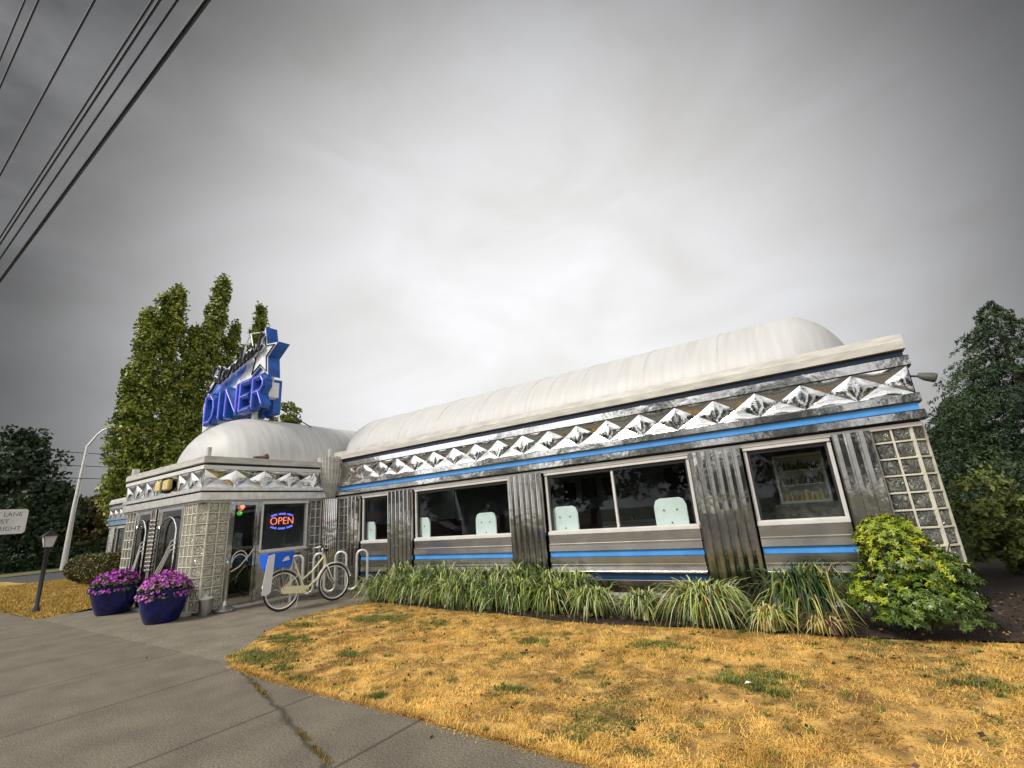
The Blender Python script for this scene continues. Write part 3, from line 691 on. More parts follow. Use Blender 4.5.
# neon OPEN sign in the side window
e = empty('open_sign', (VX1 - .10, 6.12, 1.64), 'red and blue neon sign reading OPEN in the entrance side window', 'neon sign')
RS = Matrix.Rotation(PI / 2, 4, 'Z') @ Matrix.Rotation(PI / 2, 4, 'X')      # text facing +X, reading along +Y
text_obj('neon_letters', 'OPEN', .23, .006, 'neon_red', e, Matrix.Translation((.02, 0, 0)) @ RS, sx=.95, offset=-.004)
f = MB()
for s0, s1 in ((.22, .78), (1.22, 1.78)):
    for k in range(3):
        a = s0 + (s1 - s0) * k / 3 + .02; b_ = a + (s1 - s0) / 3 - .04
        for rr in (0, .022): f.tube([(.01, -(.34 + rr) * math.cos(PI * q), (.15 + rr) * math.sin(PI * q)) for q in np.linspace(a, b_, 5)], .009, 6)
f.build('neon_border', 'neon_blue', e); f = MB(); f.box(-.03, -.015, -.36, .36, -.17, .17); f.build('back_board', 'black', e)
f = MB()
for y in (-.28, .28): f.tube([(-.01, y, .16), (-.01, y, .44)], .003, 5)
f.build('hanger', 'frame_dark', e)
# neon arrow squiggle above it
e = empty('pepper_light', (VX1 - .08, 5.19, 1.90), 'small red over green lit ornament hanging inside the side door', 'ornament')
MB().lathe((0, 0, .0), [(.01, 0), (.05, .02), (.075, .07), (.06, .13), (.015, .16)], 14).build('red_bulb', 'neon_red', e, smooth=True)
MB().lathe((0, -.02, -.1), [(.01, 0), (.045, .02), (.055, .06), (.02, .099)], 14).build('green_bulb', 'neon_green', e, smooth=True)
MB().tube([(0, 0, .16), (0, 0, .19)], .004, 5).build('hook', 'frame_dark', e)

# ---------------------------------------------------------------- rooftop sign
SY = 6.0
sg = empty('rooftop_sign', (-12.6, SY, 4.2), 'blue and white rooftop sign with a star reading Stardust DINER', 'sign')
def sb(): return MB(lambda p: (p[0] + 12.6, p[1] - SY, p[2] - 4.2))
f = sb(); body = [(-14.75, 4.35), (-14.85, 5.15), (-14.5, 5.75), (-13.2, 6.15), (-12.2, 6.35), (-11.62, 6.2), (-11.55, 4.85), (-12.1, 4.72), (-12.4, 5.0)]
f.prism(body, lambda a, z, d: (a, d, z), SY + .02, SY + .30); f.build('sign_panel', 'sign_white', sg)
f = sb()                                                   # comet tail painted pale blue
f.prism([(-14.74, 4.6), (-14.8, 5.1), (-14.45, 5.68), (-13.1, 6.10), (-12.4, 6.22), (-12.6, 5.7), (-13.3, 5.35), (-14.1, 4.9), (-14.5, 4.45)], lambda a, z, d: (a, d, z), SY + .008, SY + .02)
f.build('comet_tail', 'sign_pale', sg)
def star(cx, cz, R, r, rot=0): return [(cx + (R if k % 2 == 0 else r) * math.sin(rot + PI * k / 5), cz + (R if k % 2 == 0 else r) * math.cos(rot + PI * k / 5)) for k in range(10)]
ST = star(-11.62, 5.92, .78, .34, .10)
f = sb(); f.prism(ST, lambda a, z, d: (a, d, z), SY - .04, SY + .26); so_ = f.build('star', 'sign_blue', sg)
f = sb(); f.prism(star(-11.62, 5.92, .74, .32, .10), lambda a, z, d: (a, d, z), SY - .055, SY - .042); f.build('star_face', 'sign_white', so_)
f = sb(); st2 = star(-11.62, 5.92, .62, .27, .10); f.tube([(a, SY - .07, z) for a, z in st2], .016, 6, close=True); f.build('star_outline', 'letter_black', so_)
f = sb(); f.box(-11.62, -11.35, SY + .04, SY + .32, 4.75, 5.15); f.build('sign_bracket', 'sign_white', sg)
# channel letters
cells = [('D', -13.98, .50), ('I', -13.42, .3), ('N', -12.78, .58), ('E', -12.08, .46), ('R', -11.46, .48)]
STRK = {'D': [[(0, 0), (0, 1), (.55, 1), (.9, .8), (1, .5), (.9, .2), (.55, 0), (0, 0)]], 'I': [[(.5, 0), (.5, 1)]], 'N': [[(0, 0), (0, 1), (1, 0), (1, 1)]],
        'E': [[(1, 0), (0, 0), (0, 1), (1, 1)], [(0, .5), (.8, .5)]], 'R': [[(0, 0), (0, 1), (.75, 1), (1, .82), (1, .66), (.75, .5), (0, .5)], [(.55, .5), (1, 0)]]}
def stroke_solid(mb, pts, place, hw, d0, d1, mi=0):
    """a bar of half width hw along each stroke, square ends"""
    for (ax, az), (bx, bz) in zip(pts[:-1], pts[1:]):
        L = math.hypot(bx - ax, bz - az); ux, uz = (bx - ax) / L, (bz - az) / L; nx, nz = -uz, ux; e = hw * .8
        q = [(ax - ux * e - nx * hw, az - uz * e - nz * hw), (bx + ux * e - nx * hw, bz + uz * e - nz * hw), (bx + ux * e + nx * hw, bz + uz * e + nz * hw), (ax - ux * e + nx * hw, az - uz * e + nz * hw)]
        mb.prism(q, place, d0, d1, mi)
for ch, cx, w in cells:
    zb, h = 4.50, .74
    P2 = [[(cx - w / 2 + x * w, zb + z * h) for x, z in st] for st in STRK[ch]]
    f = sb()
    for i, st in enumerate(P2):
        for k in range(len(st) - 1): stroke_solid(f, st[k:k + 2], lambda a, z, d: (a, d, z), .075, SY - .16 + .0015 * (k + 3 * i), SY + .02)
    lo = f.build('channel_letter', 'sign_blue', sg); lo['label'] = 'blue channel letter ' + ch
    f = sb()
    for i, st in enumerate(P2):
        for k in range(len(st) - 1): stroke_solid(f, st[k:k + 2], lambda a, z, d: (a, d, z), .056, SY - .172 - .0012 * (k + 3 * i), SY - .1605)
    f.build('letter_face', 'sign_navy', lo)
    f = sb()
    for st in P2: f.tube([(a, SY - .195, z) for a, z in st], .015, 6)
    f.build('neon_tube', 'neon_violet', lo)
# rear letters of the double-sided sign
for ch, cx, w in (('D', -11.9, .5), ('I', -12.4, .3), ('N', -12.95, .6), ('E', -13.65, .5), ('R', -14.35, .56)):
    f = sb()
    for i, st in enumerate(STRK[ch]):
        pts = [(cx + w / 2 - x * w, 4.45 + z * .78) for x, z in st]
        for k in range(len(pts) - 1): stroke_solid(f, pts[k:k + 2], lambda a, z, d: (a, d, z), .075, SY + .32 + .0015 * (k + 3 * i), SY + .52)
    f.build('channel_letter', 'sign_blue', sg)
# Stardust: a flowing script, black with pale edge
SC = [  # strokes in em units, x advances; script capital S then joined lower case
 [(.95, 1.35), (.8, 1.62), (.5, 1.68), (.28, 1.42), (.4, 1.08), (.68, .78), (.7, .38), (.42, .06), (.05, .04), (-.15, .28), (.0, .48)],
 [(.85, .30), (1.12, .75), (1.25, 1.4), (1.12, .35), (1.22, .04), (1.42, .22)], [(1.0, 1.02), (1.48, 1.06)],
 [(1.98, .62), (1.75, .72), (1.52, .42), (1.56, .08), (1.76, .06), (1.96, .38), (2.0, .66), (1.94, .18), (2.06, .02), (2.22, .2)],
 [(2.22, .2), (2.4, .66), (2.36, .76), (2.46, .60), (2.66, .64), (2.6, .14), (2.72, .02), (2.86, .18)],
 [(3.34, .62), (3.1, .72), (2.9, .42), (2.94, .08), (3.12, .06), (3.32, .38), (3.42, 1.45), (3.32, .2), (3.44, .02), (3.58, .2)],
 [(3.58, .2), (3.76, .68), (3.66, .16), (3.8, .02), (4.0, .28), (4.1, .68), (4.02, .16), (4.14, .02), (4.3, .2)],
 [(4.3, .2), (4.56, .76), (4.6, .5), (4.72, .26), (4.6, .03), (4.38, .06)], [(4.6, .04), (4.86, .16)],
 [(4.86, .16), (5.06, .75), (5.18, 1.38), (5.06, .3), (5.18, .03), (5.42, .24)], [(4.94, 1.0), (5.44, 1.04)]]
def smooth(pts, n=5):
    out = []; P = [pts[0]] + list(pts) + [pts[-1]]
    for i in range(1, len(P) - 2):
        for k in range(n):
            t = k / n; t2, t3 = t * t, t * t * t
            out.append(tuple(.5 * (2 * P[i][j] + (P[i + 1][j] - P[i - 1][j]) * t + (2 * P[i - 1][j] - 5 * P[i][j] + 4 * P[i + 1][j] - P[i + 2][j]) * t2 + (3 * P[i][j] - P[i - 1][j] - 3 * P[i + 1][j] + P[i + 2][j]) * t3) for j in (0, 1)))
    out.append(pts[-1]); return out
def scr(x, z): # em -> sign: rising baseline, slanted
    s_ = .51; X = -14.2 + x * s_ + z * .03; return (X, 5.38 + z * .35 + (X + 14.2) * .235)
f = sb(); g = sb()
for st in SC:
    q = [scr(*p) for p in smooth(st)]
    f.tube([(a, SY - .16, z) for a, z in q], .034, 8); g.tube([(a - .015, SY - .12, z + .01) for a, z in q], .05, 8)
sw = g.build('script_backing', 'sign_white', sg); f.build('script_lettering', 'letter_black', sw)
# crown of neon rays above the script
f = sb()
for a, b_ in (((-12.9, 6.3), (-12.5, 6.8)), ((-12.5, 6.8), (-12.3, 6.3)), ((-12.5, 6.8), (-11.6, 6.6))):
    f.tube([(a[0], SY + .05, a[1]), (b_[0], SY + .05, b_[1])], .017, 6)
f.build('ray_frame', 'galvanised', sg)
f = sb(); f.tube([(-11.93, SY + .05, 4.15), (-11.93, SY + .05, 4.85)], .075, 12); f.build('post', 'cream_paint', sg, smooth=True)
f = sb(); f.tube([(-14.2, SY + .35, 3.8), (-14.2, SY + .2, 4.5)], .05, 8); f.build('post', 'cream_paint', sg, smooth=True)
f = sb(); f.tube([(-11.95, SY + .1, 4.9), (-11.2, SY + 1.2, 4.05)], .015, 6); f.tube([(-14.7, SY + .15, 4.45), (-11.7, SY + .15, 4.45)], .03, 6); f.build('brace', 'black_metal', sg)

# ---------------------------------------------------------------- bicycle
def bicycle():
    e = empty('bicycle', (-8.86, 5.27, 0), 'cream step-through bicycle with a blue rear basket parked by the wave rack', 'bicycle')
    R = .335; WB = 1.07                                   # local: +Y forward, origin under rear axle
    def wheel(y):
        t = MB(); t.tube([(0, y + R * math.cos(q), R + .012 + R * math.sin(q)) for q in np.linspace(0, 2 * PI, 41)[:-1]], .019, 10, close=True)
        w = t.build('wheel', 'tyre', e, smooth=True)
        r = MB(); r.tube([(0, y + (R - .028) * math.cos(q), R + .012 + (R - .028) * math.sin(q)) for q in np.linspace(0, 2 * PI, 41)[:-1]], .012, 8, close=True); r.build('rim', 'bike_white', w, smooth=True)
        s_ = MB()
        for k in range(28):
            q = 2 * PI * k / 28; o_ = .035 * (1 if k % 2 else -1); q2 = q + (.9 if k % 4 < 2 else -.9)
            s_.tube([(o_, y + .025 * math.cos(q2), R + .012 + .025 * math.sin(q2)), (0, y + (R - .03) * math.cos(q), R + .012 + (R - .03) * math.sin(q))], .0018, 4)
        s_.build('spokes', 'spoke', w)
        h = MB(); h.tube([(-.05, y, R + .012), (.05, y, R + .012)], .022, 12); h.build('hub', 'steel_dull', w, smooth=True)
    wheel(0); wheel(WB)
    A0 = (0, 0, R + .012); BB_ = (0, .44, .29); ST_ = (0, .27, .72); SS = (0, .20, .90); HT = (0, .84, .86); HB = (0, .885, .70); FA = (0, WB, R + .012)
    f = MB(); f.tube([BB_, ST_, SS], [.019, .017, .015], 10); f.tube([HB, (0, .70, .46), BB_], .021, 10); f.tube([HT, (0, .6, .62), (0, .36, .47)], .017, 10)
    f.tube([(0, .83, .90), HB], .021, 10)
    for sx in (-1, 1):
        f.tube([(sx * .055, 0, R + .01), (sx * .04, .12, R), (sx * .03, .44, .29)], .011, 8); f.tube([(sx * .055, 0, R + .02), (sx * .02, .32, .60)], .009, 8)
    f.build('frame', 'bike_cream', e, smooth=True)
    f = MB()
    for sx in (-1, 1): f.tube([(0, .885, .70), (sx * .05, .90, .66), (sx * .055, .98, .44), (sx * .055, WB, R + .012)], [.015, .013, .011, .009], 8)
    f.build('fork', 'bike_white', e, smooth=True)
    for y, a0, a1 in ((0, -.1, PI * .92), (WB, .15, PI * 1.02)):
        f = MB(); n = 22
        vs = []
        for k in range(n + 1):
            q = a0 + (a1 - a0) * k / n
            for dx, dr in ((-.03, -.012), (-.018, .003), (.018, .003), (.03, -.012)): vs.append((dx, y + (R + .045 + dr) * math.cos(q), R + .012 + (R + .045 + dr) * math.sin(q)))
        f.add(vs, [(k * 4 + j, k * 4 + j + 1, k * 4 + j + 5, k * 4 + j + 4) for k in range(n) for j in range(3)]); f.build('mudguard', 'bike_white', e, smooth=True)
    f = MB(); f.prism([(-.04, .37), (-.02, .41), (.30, .385), (.46, .37), (.50, .30), (.46, .235), (.3, .25), (0, .285), (-.04, .31)], lambda a, z, d: (d, a, z), .045, .062); f.build('chain_guard', 'bike_cream', e, bevel=.006)
    f = MB(); f.tube([(-.07, .44, .29), (.09, .44, .29)], .014, 8); f.tube([(.09, .44, .29), (.09, .53, .16)], .010, 6); f.tube([(-.08, .44, .29), (-.08, .35, .42)], .010, 6); cr = f.build('crank', 'steel_dull', e)
    MB().box(.09, .18, .49, .57, .148, .17).build('pedal', 'rubber', cr); MB().box(-.17, -.08, .31, .39, .41, .432).build('pedal', 'rubber', cr)
    f = MB(); f.tube([HT, (0, .80, .99), (0, .82, 1.03)], .013, 8)
    f.tube([(-.30, .66, 1.04), (-.27, .74, 1.05), (-.12, .85, 1.06), (0, .86, 1.04), (.12, .85, 1.06), (.27, .74, 1.05), (.30, .66, 1.04)], .012, 8); hb = f.build('handlebar', 'steel_dull', e, smooth=True)
    for sx in (-1, 1):
        f = MB(); f.tube([(sx * .275, .73, 1.05), (sx * .305, .60, 1.035)], .017, 8); f.build('grip', 'rubber', hb, smooth=True)
    f = MB(); f.tube([(.0, .86, .985), (.0, .92, .985)], .035, 12); f.build('front_light', 'black_metal', hb)
    f = MB(); f.tube([SS, (0, .18, .95)], .012, 8)
    vs = []; prof = [(-.13, .10), (-.08, .115), (0, .10), (.08, .05), (.15, .025), (.17, .015)]
    for y, w in prof: vs += [(-w, .17 + y, .975), (-w * .6, .17 + y, 1.0), (w * .6, .17 + y, 1.0), (w, .17 + y, .975), (0, .17 + y, .95)]
    f.add(vs, [(i * 5 + j, i * 5 + (j + 1) % 5, (i + 1) * 5 + (j + 1) % 5, (i + 1) * 5 + j) for i in range(len(prof) - 1) for j in range(5)] + [(0, 1, 2, 3, 4), (25, 26, 27, 28, 29)])
    f.build('saddle', 'black', e, smooth=True)
    f = MB()
    for sx in (-1, 1): f.tube([(sx * .06, 0, R + .02), (sx * .07, -.05, .745)], .006, 6); f.tube([(sx * .07, .20, .745), (sx * .07, -.33, .745)], .006, 6)
    f.build('carrier', 'steel_dull', e)
    f = MB(); x0, x1, y0, y1, z0, z1 = -.17, .17, -.36, .13, .755, 1.03
    def tub(q, o_): return [(x0 + .03 - o_, y0 + .03 - o_), (x1 - .03 + o_, y0 + .03 - o_), (x1 - .03 + o_, y1 - .03 + o_), (x0 + .03 - o_, y1 - .03 + o_)]
    for (o_, z_) in ((0, z0),): pass
    b0, b1, i1, i0 = tub(0, 0), tub(0, .035), tub(0, .02), tub(0, -.012)
    f.add([(*p, z0) for p in b0] + [(*p, z1) for p in b1] + [(*p, z1) for p in i1] + [(*p, z0 + .015) for p in i0],
          [(0, 1, 2, 3)] + [(a, (a + 1) % 4, 4 + (a + 1) % 4, 4 + a) for a in range(4)] + [(4 + a, 4 + (a + 1) % 4, 8 + (a + 1) % 4, 8 + a) for a in range(4)] + [(8 + a, 8 + (a + 1) % 4, 12 + (a + 1) % 4, 12 + a) for a in range(4)] + [(12, 13, 14, 15)])
    bk = f.build('basket', 'blue_plastic', e, bevel=.006)
    f = MB(); f.prism([(-.10, .86), (.04, .88), (.02, .95), (-.05, .93)], lambda a, z, d: (d, a, z), .171, .1775); f.build('basket_sticker', 'guard_white', bk)
    f = MB(); f.prism([(-.36, .99), (-.24, 1.01), (-.30, .36), (-.37, .31), (-.46, .33), (-.44, .55)], lambda a, z, d: (d, a, z), .182, .194); f.build('wheel_guard', 'guard_white', e, bevel=.004)
    f = MB(); f.tube([(.05, .30, .27), (.13, .20, .02)], .009, 6); f.build('kickstand', 'steel_dull', e)
    e.rotation_euler = (0, math.radians(-4), math.radians(-4))
    return e
bicycle()
# ---------------------------------------------------------------- wave bike rack
A, Bq = Vector((-9.72, 5.95, 0)), Vector((-8.60, 7.0, 0)); d_ = (Bq - A).normalized(); L = (Bq - A).length; n = 7; p = L / n; pts = []
top, bot = .90, .13; r = p / 2
pts.append(A + Vector((0, 0, -.02)))
pos = 0; x = 0
for k in range(n):
    c = (k + .5) * p
    if k % 2 == 0: 
        for q in np.linspace(PI, 0, 9): pts.append(A + d_ * (c + r * math.cos(q)) + Vector((0, 0, top - r + r * math.sin(q))))
    else:
        for q in np.linspace(PI, 2 * PI, 9): pts.append(A + d_ * (c + r * math.cos(q)) + Vector((0, 0, bot + r + r * math.sin(q))))
pts.append(Bq + Vector((0, 0, -.02)))
o = MB().tube([q - A for q in pts], .028, 12).build('bike_rack', 'galvanised', loc=A, smooth=True); tag(o, 'galvanised wave shaped bike rack in front of the inner corner', 'bike rack')

# ---------------------------------------------------------------- planters with petunias
def planter(x, y, r, h, l1, l2, fl_mi):
    e = empty('planter', (x, y, 0), l1, 'planter', 'blue glazed planters by the entrance')
    MB().lathe((0, 0, 0), [(r * .60, 0), (r * .66, .02), (r * .82, h * .35), (r * .95, h * .75), (r * .98, h * .9), (r, h * .93), (r * 1.02, h), (r * .92, h), (r * .90, h * .9), (r * .8, h * .85)], 40).build('pot', 'blue_pot', e, smooth=True)
    MB().lathe((0, 0, 0), [(.02, h * .87), (r * .88, h * .88)], 24, cap=False).build('soil', 'soil', e)
    pe = empty('petunia', (x, y, h * .88), l2, 'flowers', 'petunias filling the blue planters')
    n = 900; th = rng.uniform(0, 2 * PI, n); rr = r * 1.05 * np.sqrt(rng.uniform(0, 1, n))
    z = .30 * (1 - (rr / (r * 1.22)) ** 2) + .02 + rng.normal(0, .03, n); z -= np.where(rr > r, .08, 0)
    P = np.stack([rr * np.cos(th), rr * np.sin(th), z], 1)
    leaves(P - [0, 0, .05], .07, 'leaf_mid', 'foliage', pe)
    # flowers: five-lobed trumpets facing up and out
    V = []; Fc = []; mi = []
    for i in range(400):
        t_ = rng.uniform(0, 2 * PI); q = r * 1.10 * math.sqrt(rng.uniform()); zz = .31 * (1 - (q / (r * 1.16)) ** 2) + rng.normal(0, .025) + .04 - (.1 * (q > r))
        c = Vector((q * math.cos(t_), q * math.sin(t_), zz)); nrm = Vector((math.cos(t_) * q / r, math.sin(t_) * q / r, .6)) + Vector(rng.normal(size=3)) * .35; nrm.normalize()
        a = nrm.orthogonal().normalized(); b_ = nrm.cross(a); s_ = rng.uniform(.022, .034); o0 = len(V)
        V.append(c - nrm * s_ * .6)
        for k in range(10):
            rad = s_ * (1.15 if k % 2 == 0 else .85); V.append(c + (a * math.cos(2 * PI * k / 10) + b_ * math.sin(2 * PI * k / 10)) * rad)
        for k in range(10): Fc.append((o0, o0 + 1 + k, o0 + 1 + (k + 1) % 10)); mi.append(1 if (rng.uniform() < fl_mi) else 0)
    npmesh('blooms', np.array([tuple(v) for v in V]), np.array(Fc), ['petal', 'petal_pale'], np.array(mi), pe)
planter(-10.50, 3.97, .40, .55, 'cobalt blue glazed planter at the glass block corner, nearer of the two', 'magenta petunias spilling over the nearer blue planter', .35)
planter(-13.15, 4.05, .44, .57, 'dark blue glazed planter by the lamp post, farther of the two', 'purple petunias filling the farther blue planter', .05)

# smokers' post, bin
e = empty('smokers_post', (-10.16, 4.88, 0), 'grey smokers post with a cone shaped base by the side door', 'ashtray')
MB().lathe((0, 0, 0), [(.18, 0), (.185, .03), (.16, .06), (.06, .12), (.035, .2)], 24).build('base', 'steel_dull', e, smooth=True)
MB().lathe((0, 0, 0), [(.03, .2), (.026, .75), (.05, .82), (.05, .9), (.02, .93)], 16).build('neck', 'steel_dull', e, smooth=True)
e = empty('small_bin', (-10.22, 4.56, 0), 'small grey bucket beside the cone shaped smokers post', 'bucket')
MB().lathe((0, 0, 0), [(.10, 0), (.13, .27), (.135, .27), (.135, .28), (.12, .28), (.095, .02)], 20).build('bucket', 'steel_dull', e, smooth=True)
MB().lathe((0, 0, 0), [(.125, .283), (.12, .30), (.04, .33), (.03, .36)], 20).build('lid', 'cream_paint', e, smooth=True)

# ---------------------------------------------------------------- street things on the left
e = empty('garden_lamp', (-15.94, 3.44, -.01), 'short black garden lamp post with a four sided lantern', 'lamp post')
MB().lathe((0, 0, 0), [(.07, 0), (.07, .12), (.045, .16), (.042, 1.42), (.06, 1.46)], 14).build('post', 'black_metal', e, smooth=True)
f = MB(); f.add([(sx * w, sy * w, z) for w, z in ((.07, 1.47), (.12, 1.72)) for sx, sy in ((-1, -1), (1, -1), (1, 1), (-1, 1))], [(0, 1, 5, 4), (1, 2, 6, 5), (2, 3, 7, 6), (3, 0, 4, 7), (0, 1, 2, 3)]); f.build('lantern_glass', 'lamp_glass', e)
f = MB()
for sx, sy in ((-1, -1), (1, -1), (1, 1), (-1, 1)): f.tube([(sx * .072, sy * .072, 1.46), (sx * .124, sy * .124, 1.73)], .008, 6)
f.add([(sx * .15, sy * .15, 1.72) for sx, sy in ((-1, -1), (1, -1), (1, 1), (-1, 1))] + [(0, 0, 1.87)], [(0, 1, 4), (1, 2, 4), (2, 3, 4), (3, 0, 4), (0, 1, 2, 3)])
f.lathe((0, 0, 1.85), [(.012, 0), (.02, .03), (.005, .06)], 8); f.build('lantern_frame', 'black_metal', e)
e = empty('street_lamp', (-44.2, 10.5, 0), 'tall grey street light pole with a curved arm across the side road', 'street lamp')
MB().tube([(0, 0, 0), (0, 0, 4), (.1, .1, 8.5)], [.17, .13, .09], 12).build('pole', 'galvanised', e, smooth=True)
MB().tube([(.1, .1, 8.4), (.3, .5, 9.3), (.5, .7, 9.6), (.6, .95, 9.75)], [.08, .06, .05, .05], 10).build('arm', 'galvanised', e, smooth=True)
f = MB(); f.tube([(.58, .9, 9.76), (.66, 1.2, 9.82), (.75, 1.6, 9.8)], [.09, .16, .08], 10); f.build('lamp_head', 'steel_dull', e, smooth=True)
# road sign
SXY = (-14.8, 2.45)
e = empty('road_sign', (-14.9, 2.36, 0), 'white rectangular road sign reading RIGHT LANE MUST TURN RIGHT', 'road sign', rz=math.radians(80))
f = MB(); f.prism([(x, z) for x, z in [(-.42, 1.82), (-.38, 1.78), (.38, 1.78), (.42, 1.82), (.42, 2.26), (.38, 2.30), (-.38, 2.30), (-.42, 2.26)]], lambda a, z, d: (a, d, z), -.004, .004); pn = f.build('sign_plate', 'sign_face', e)
for txt, z in (('RIGHT LANE', 2.19), ('MUST', 2.04), ('TURN RIGHT', 1.89)): text_obj('lettering', txt, .125, .001, 'sign_text', pn, at(0, -.006, z), sx=.95)
MB().box(-.03, .03, .006, .04, -.1, 2.28).build('post', 'galvanised', e)

# flat hedge and background planting
def blob_points(c, r, n, shell=.55):
    d = rng.normal(size=(n, 3)); d /= np.linalg.norm(d, axis=1)[:, None]; k = rng.uniform(shell, 1, n) ** .6
    return np.array(c) + d * np.array(r) * k[:, None]
def lobes(c, r, nb, br, n, seed=0):
    """points of many small clumps laid over an ellipsoid: an uneven crown"""
    rg = np.random.default_rng(seed); out = []
    d = rg.normal(size=(nb, 3)); d /= np.linalg.norm(d, axis=1)[:, None]
    cs = np.array(c) + d * np.array(r) * rg.uniform(.35, 1.0, nb)[:, None]
    for q in cs:
        s_ = br * rg.uniform(.6, 1.35); out.append(blob_points(q, (s_, s_, s_ * .8), n, .3))
    return np.concatenate(out)
def spire(base, top, r0, n, nl, seed):
    rg = np.random.default_rng(seed); out = []; b_, t_ = np.array(base, float), np.array(top, float)
    for i in range(n):
        k = rg.uniform() ** .85; c = b_ + (t_ - b_) * k; R_ = r0 * (1 - k) ** .55 + .10; a = rg.uniform(0, 2 * PI); d = R_ * math.sqrt(rg.uniform()) * 1.0
        c = c + np.array([math.cos(a) * d, math.sin(a) * d, 0]); s_ = .24 + .14 * rg.uniform()
        out.append(blob_points(c, (s_, s_, s_ * 1.7), nl, .1))
    return np.concatenate(out)
def tree(name, loc, label, cat, crowns, leafmat, leaf, trunk_h, trunk_r, group=None, limbs=7, seed=1, aspect=.6, droop=0, spires=()):
    """crowns: list of (centre, radii, clumps, clump radius, leaves per clump) in the tree's own frame"""
    rg = random.Random(seed); e = empty(name, loc, label, cat, group)
    f = MB(); f.tube([(0, 0, -.1), (.05, 0, trunk_h * .4), (0, .08, trunk_h)], [trunk_r * 1.25, trunk_r * .85, trunk_r * .3], 10)
    for k in range(limbs):
        c, r = crowns[k % len(crowns)][:2]; z0 = trunk_h * rg.uniform(.25, .7)
        en = Vector(c) + Vector((rg.uniform(-.6, .6) * r[0], rg.uniform(-.6, .6) * r[1], rg.uniform(-.3, .7) * r[2])); st = Vector((0, .03, z0)); mid = st.lerp(en, .45) + Vector((0, 0, (en.z - st.z) * .1))
        f.tube([st, mid, en], [trunk_r * .4, trunk_r * .22, trunk_r * .06], 6)
    f.build('trunk', 'bark', e, smooth=True)
    P = np.concatenate([lobes(c, r, nb, br, n, seed * 31 + i) for i, (c, r, nb, br, n) in enumerate(crowns)])
    if spires: P = np.concatenate([P] + [spire(*q, seed * 77 + i) for i, q in enumerate(spires)])
    P = P[P[:, 2] > .1]
    leaves(P, leaf, leafmat, 'crown', e, aspect, droop=droop); return e
# big upright tree behind the entrance, several leaders
tree('deciduous_tree', (-31.0, 11.0, 0), 'tall light green tree with several upright spires behind the entrance', 'tree',
     [((0, .5, 4.6), (2.0, 2.1, 3.6), 110, .5, 90), ((0, 2.9, 7.5), (1.0, 1.0, 3.6), 40, .45, 90)],
     'leaf_bright', .21, 11, .32, seed=3, limbs=10,
     spires=[((0, -.9, 3), (0, -.55, 16.5), 1.15, 330, 38), ((0, 1.0, 4), (0, 1.9, 18.1), 1.25, 360, 38), ((0, -1.5, 3), (0, -1.9, 14.4), 1.0, 240, 36), ((0, -1.9, 2.5), (0, -2.3, 10.6), .8, 160, 36),
             ((0, .3, 4), (0, .6, 14.0), 1.2, 240, 36), ((0, 2.2, 5), (0, 2.9, 15.0), .8, 150, 36), ((0, -1.0, 9), (0, -1.25, 15.6), .5, 70, 36)])
tree('deciduous_tree', (-30.5, 15.2, 0), 'slimmer light green tree rising just behind the rooftop sign', 'tree',
     [((0, 0, 7), (1.5, 1.6, 3.8), 60, .5, 90), ((0, 2.6, 8.2), (.9, 1.2, 2.4), 40, .4, 80)], 'leaf_bright', .21, 9, .2, seed=5, limbs=6, spires=[((0, -.2, 6), (0, .1, 16.6), .85, 220, 38), ((0, -.5, 6), (0, -.8, 13.6), .6, 90, 36)])
# darker trees across the side road
bg = [(-52, 8.8, 11.6, 3.9, 'leaf_dark', 'wide dark green tree behind the road sign at the left edge', 11), (-58, 12, 7.6, 2.6, 'leaf_dark', 'narrow dark tree to the left of the street light', 12),
      (-56, 15.5, 6.6, 3.0, 'leaf_yellow', 'low yellow green tree just right of the street light', 13), (-52, 19, 5.8, 3.2, 'leaf_dark', 'low dark tree far behind the left end of the diner', 14),
      (-62, 2.5, 11, 4.5, 'leaf_dark', 'broad dark tree beyond the road at the far left', 15)]
for x, y, h, r, lm, lb, sd in bg:
    tree('deciduous_tree', (x, y, 0), lb, 'tree', [((0, 0, h * .42), (r, r, h * .40), 90, r * .28, 110), ((0, 0, h * .72), (r * .55, r * .55, h * .26), 40, r * .22, 100)], lm, .38, h * .7, .25, 'trees across the side road', seed=sd)
def clump_row(name, label, pts, cat='hedge'):
    pass
e = empty('hedge', (-24.0, 6.6, 0), 'low rounded clipped hedge in front of the diner left end', 'hedge')
P = np.concatenate([blob_points((x, y, .62), (.75, .6, .52), 3500, .82) for x, y in ((-1.1, 0), (-.3, .1), (.5, 0), (1.3, -.1), (2.1, 0))]); P = P[P[:, 2] > .02]
leaves(P, .09, 'leaf_hedge', 'foliage', e); MB().tube([(-1.5, 0, 0), (-1.4, 0, .6)], .04, 6).tube([(.5, 0, 0), (.5, .05, .6)], .04, 6).build('stem', 'bark', e)
e = empty('hedge', (-50, 9, 0), 'long dark hedge on the far side of the side road', 'hedge')
P = np.stack([rng.uniform(-3, 1, 14000), rng.uniform(-8, 14, 14000), np.abs(rng.normal(0, .75, 14000))], 1); leaves(P, .28, 'leaf_dark', 'foliage', e)
MB().tube([(-1, 0, 0), (-1, 0, .9)], .05, 6).build('stem', 'bark', e)

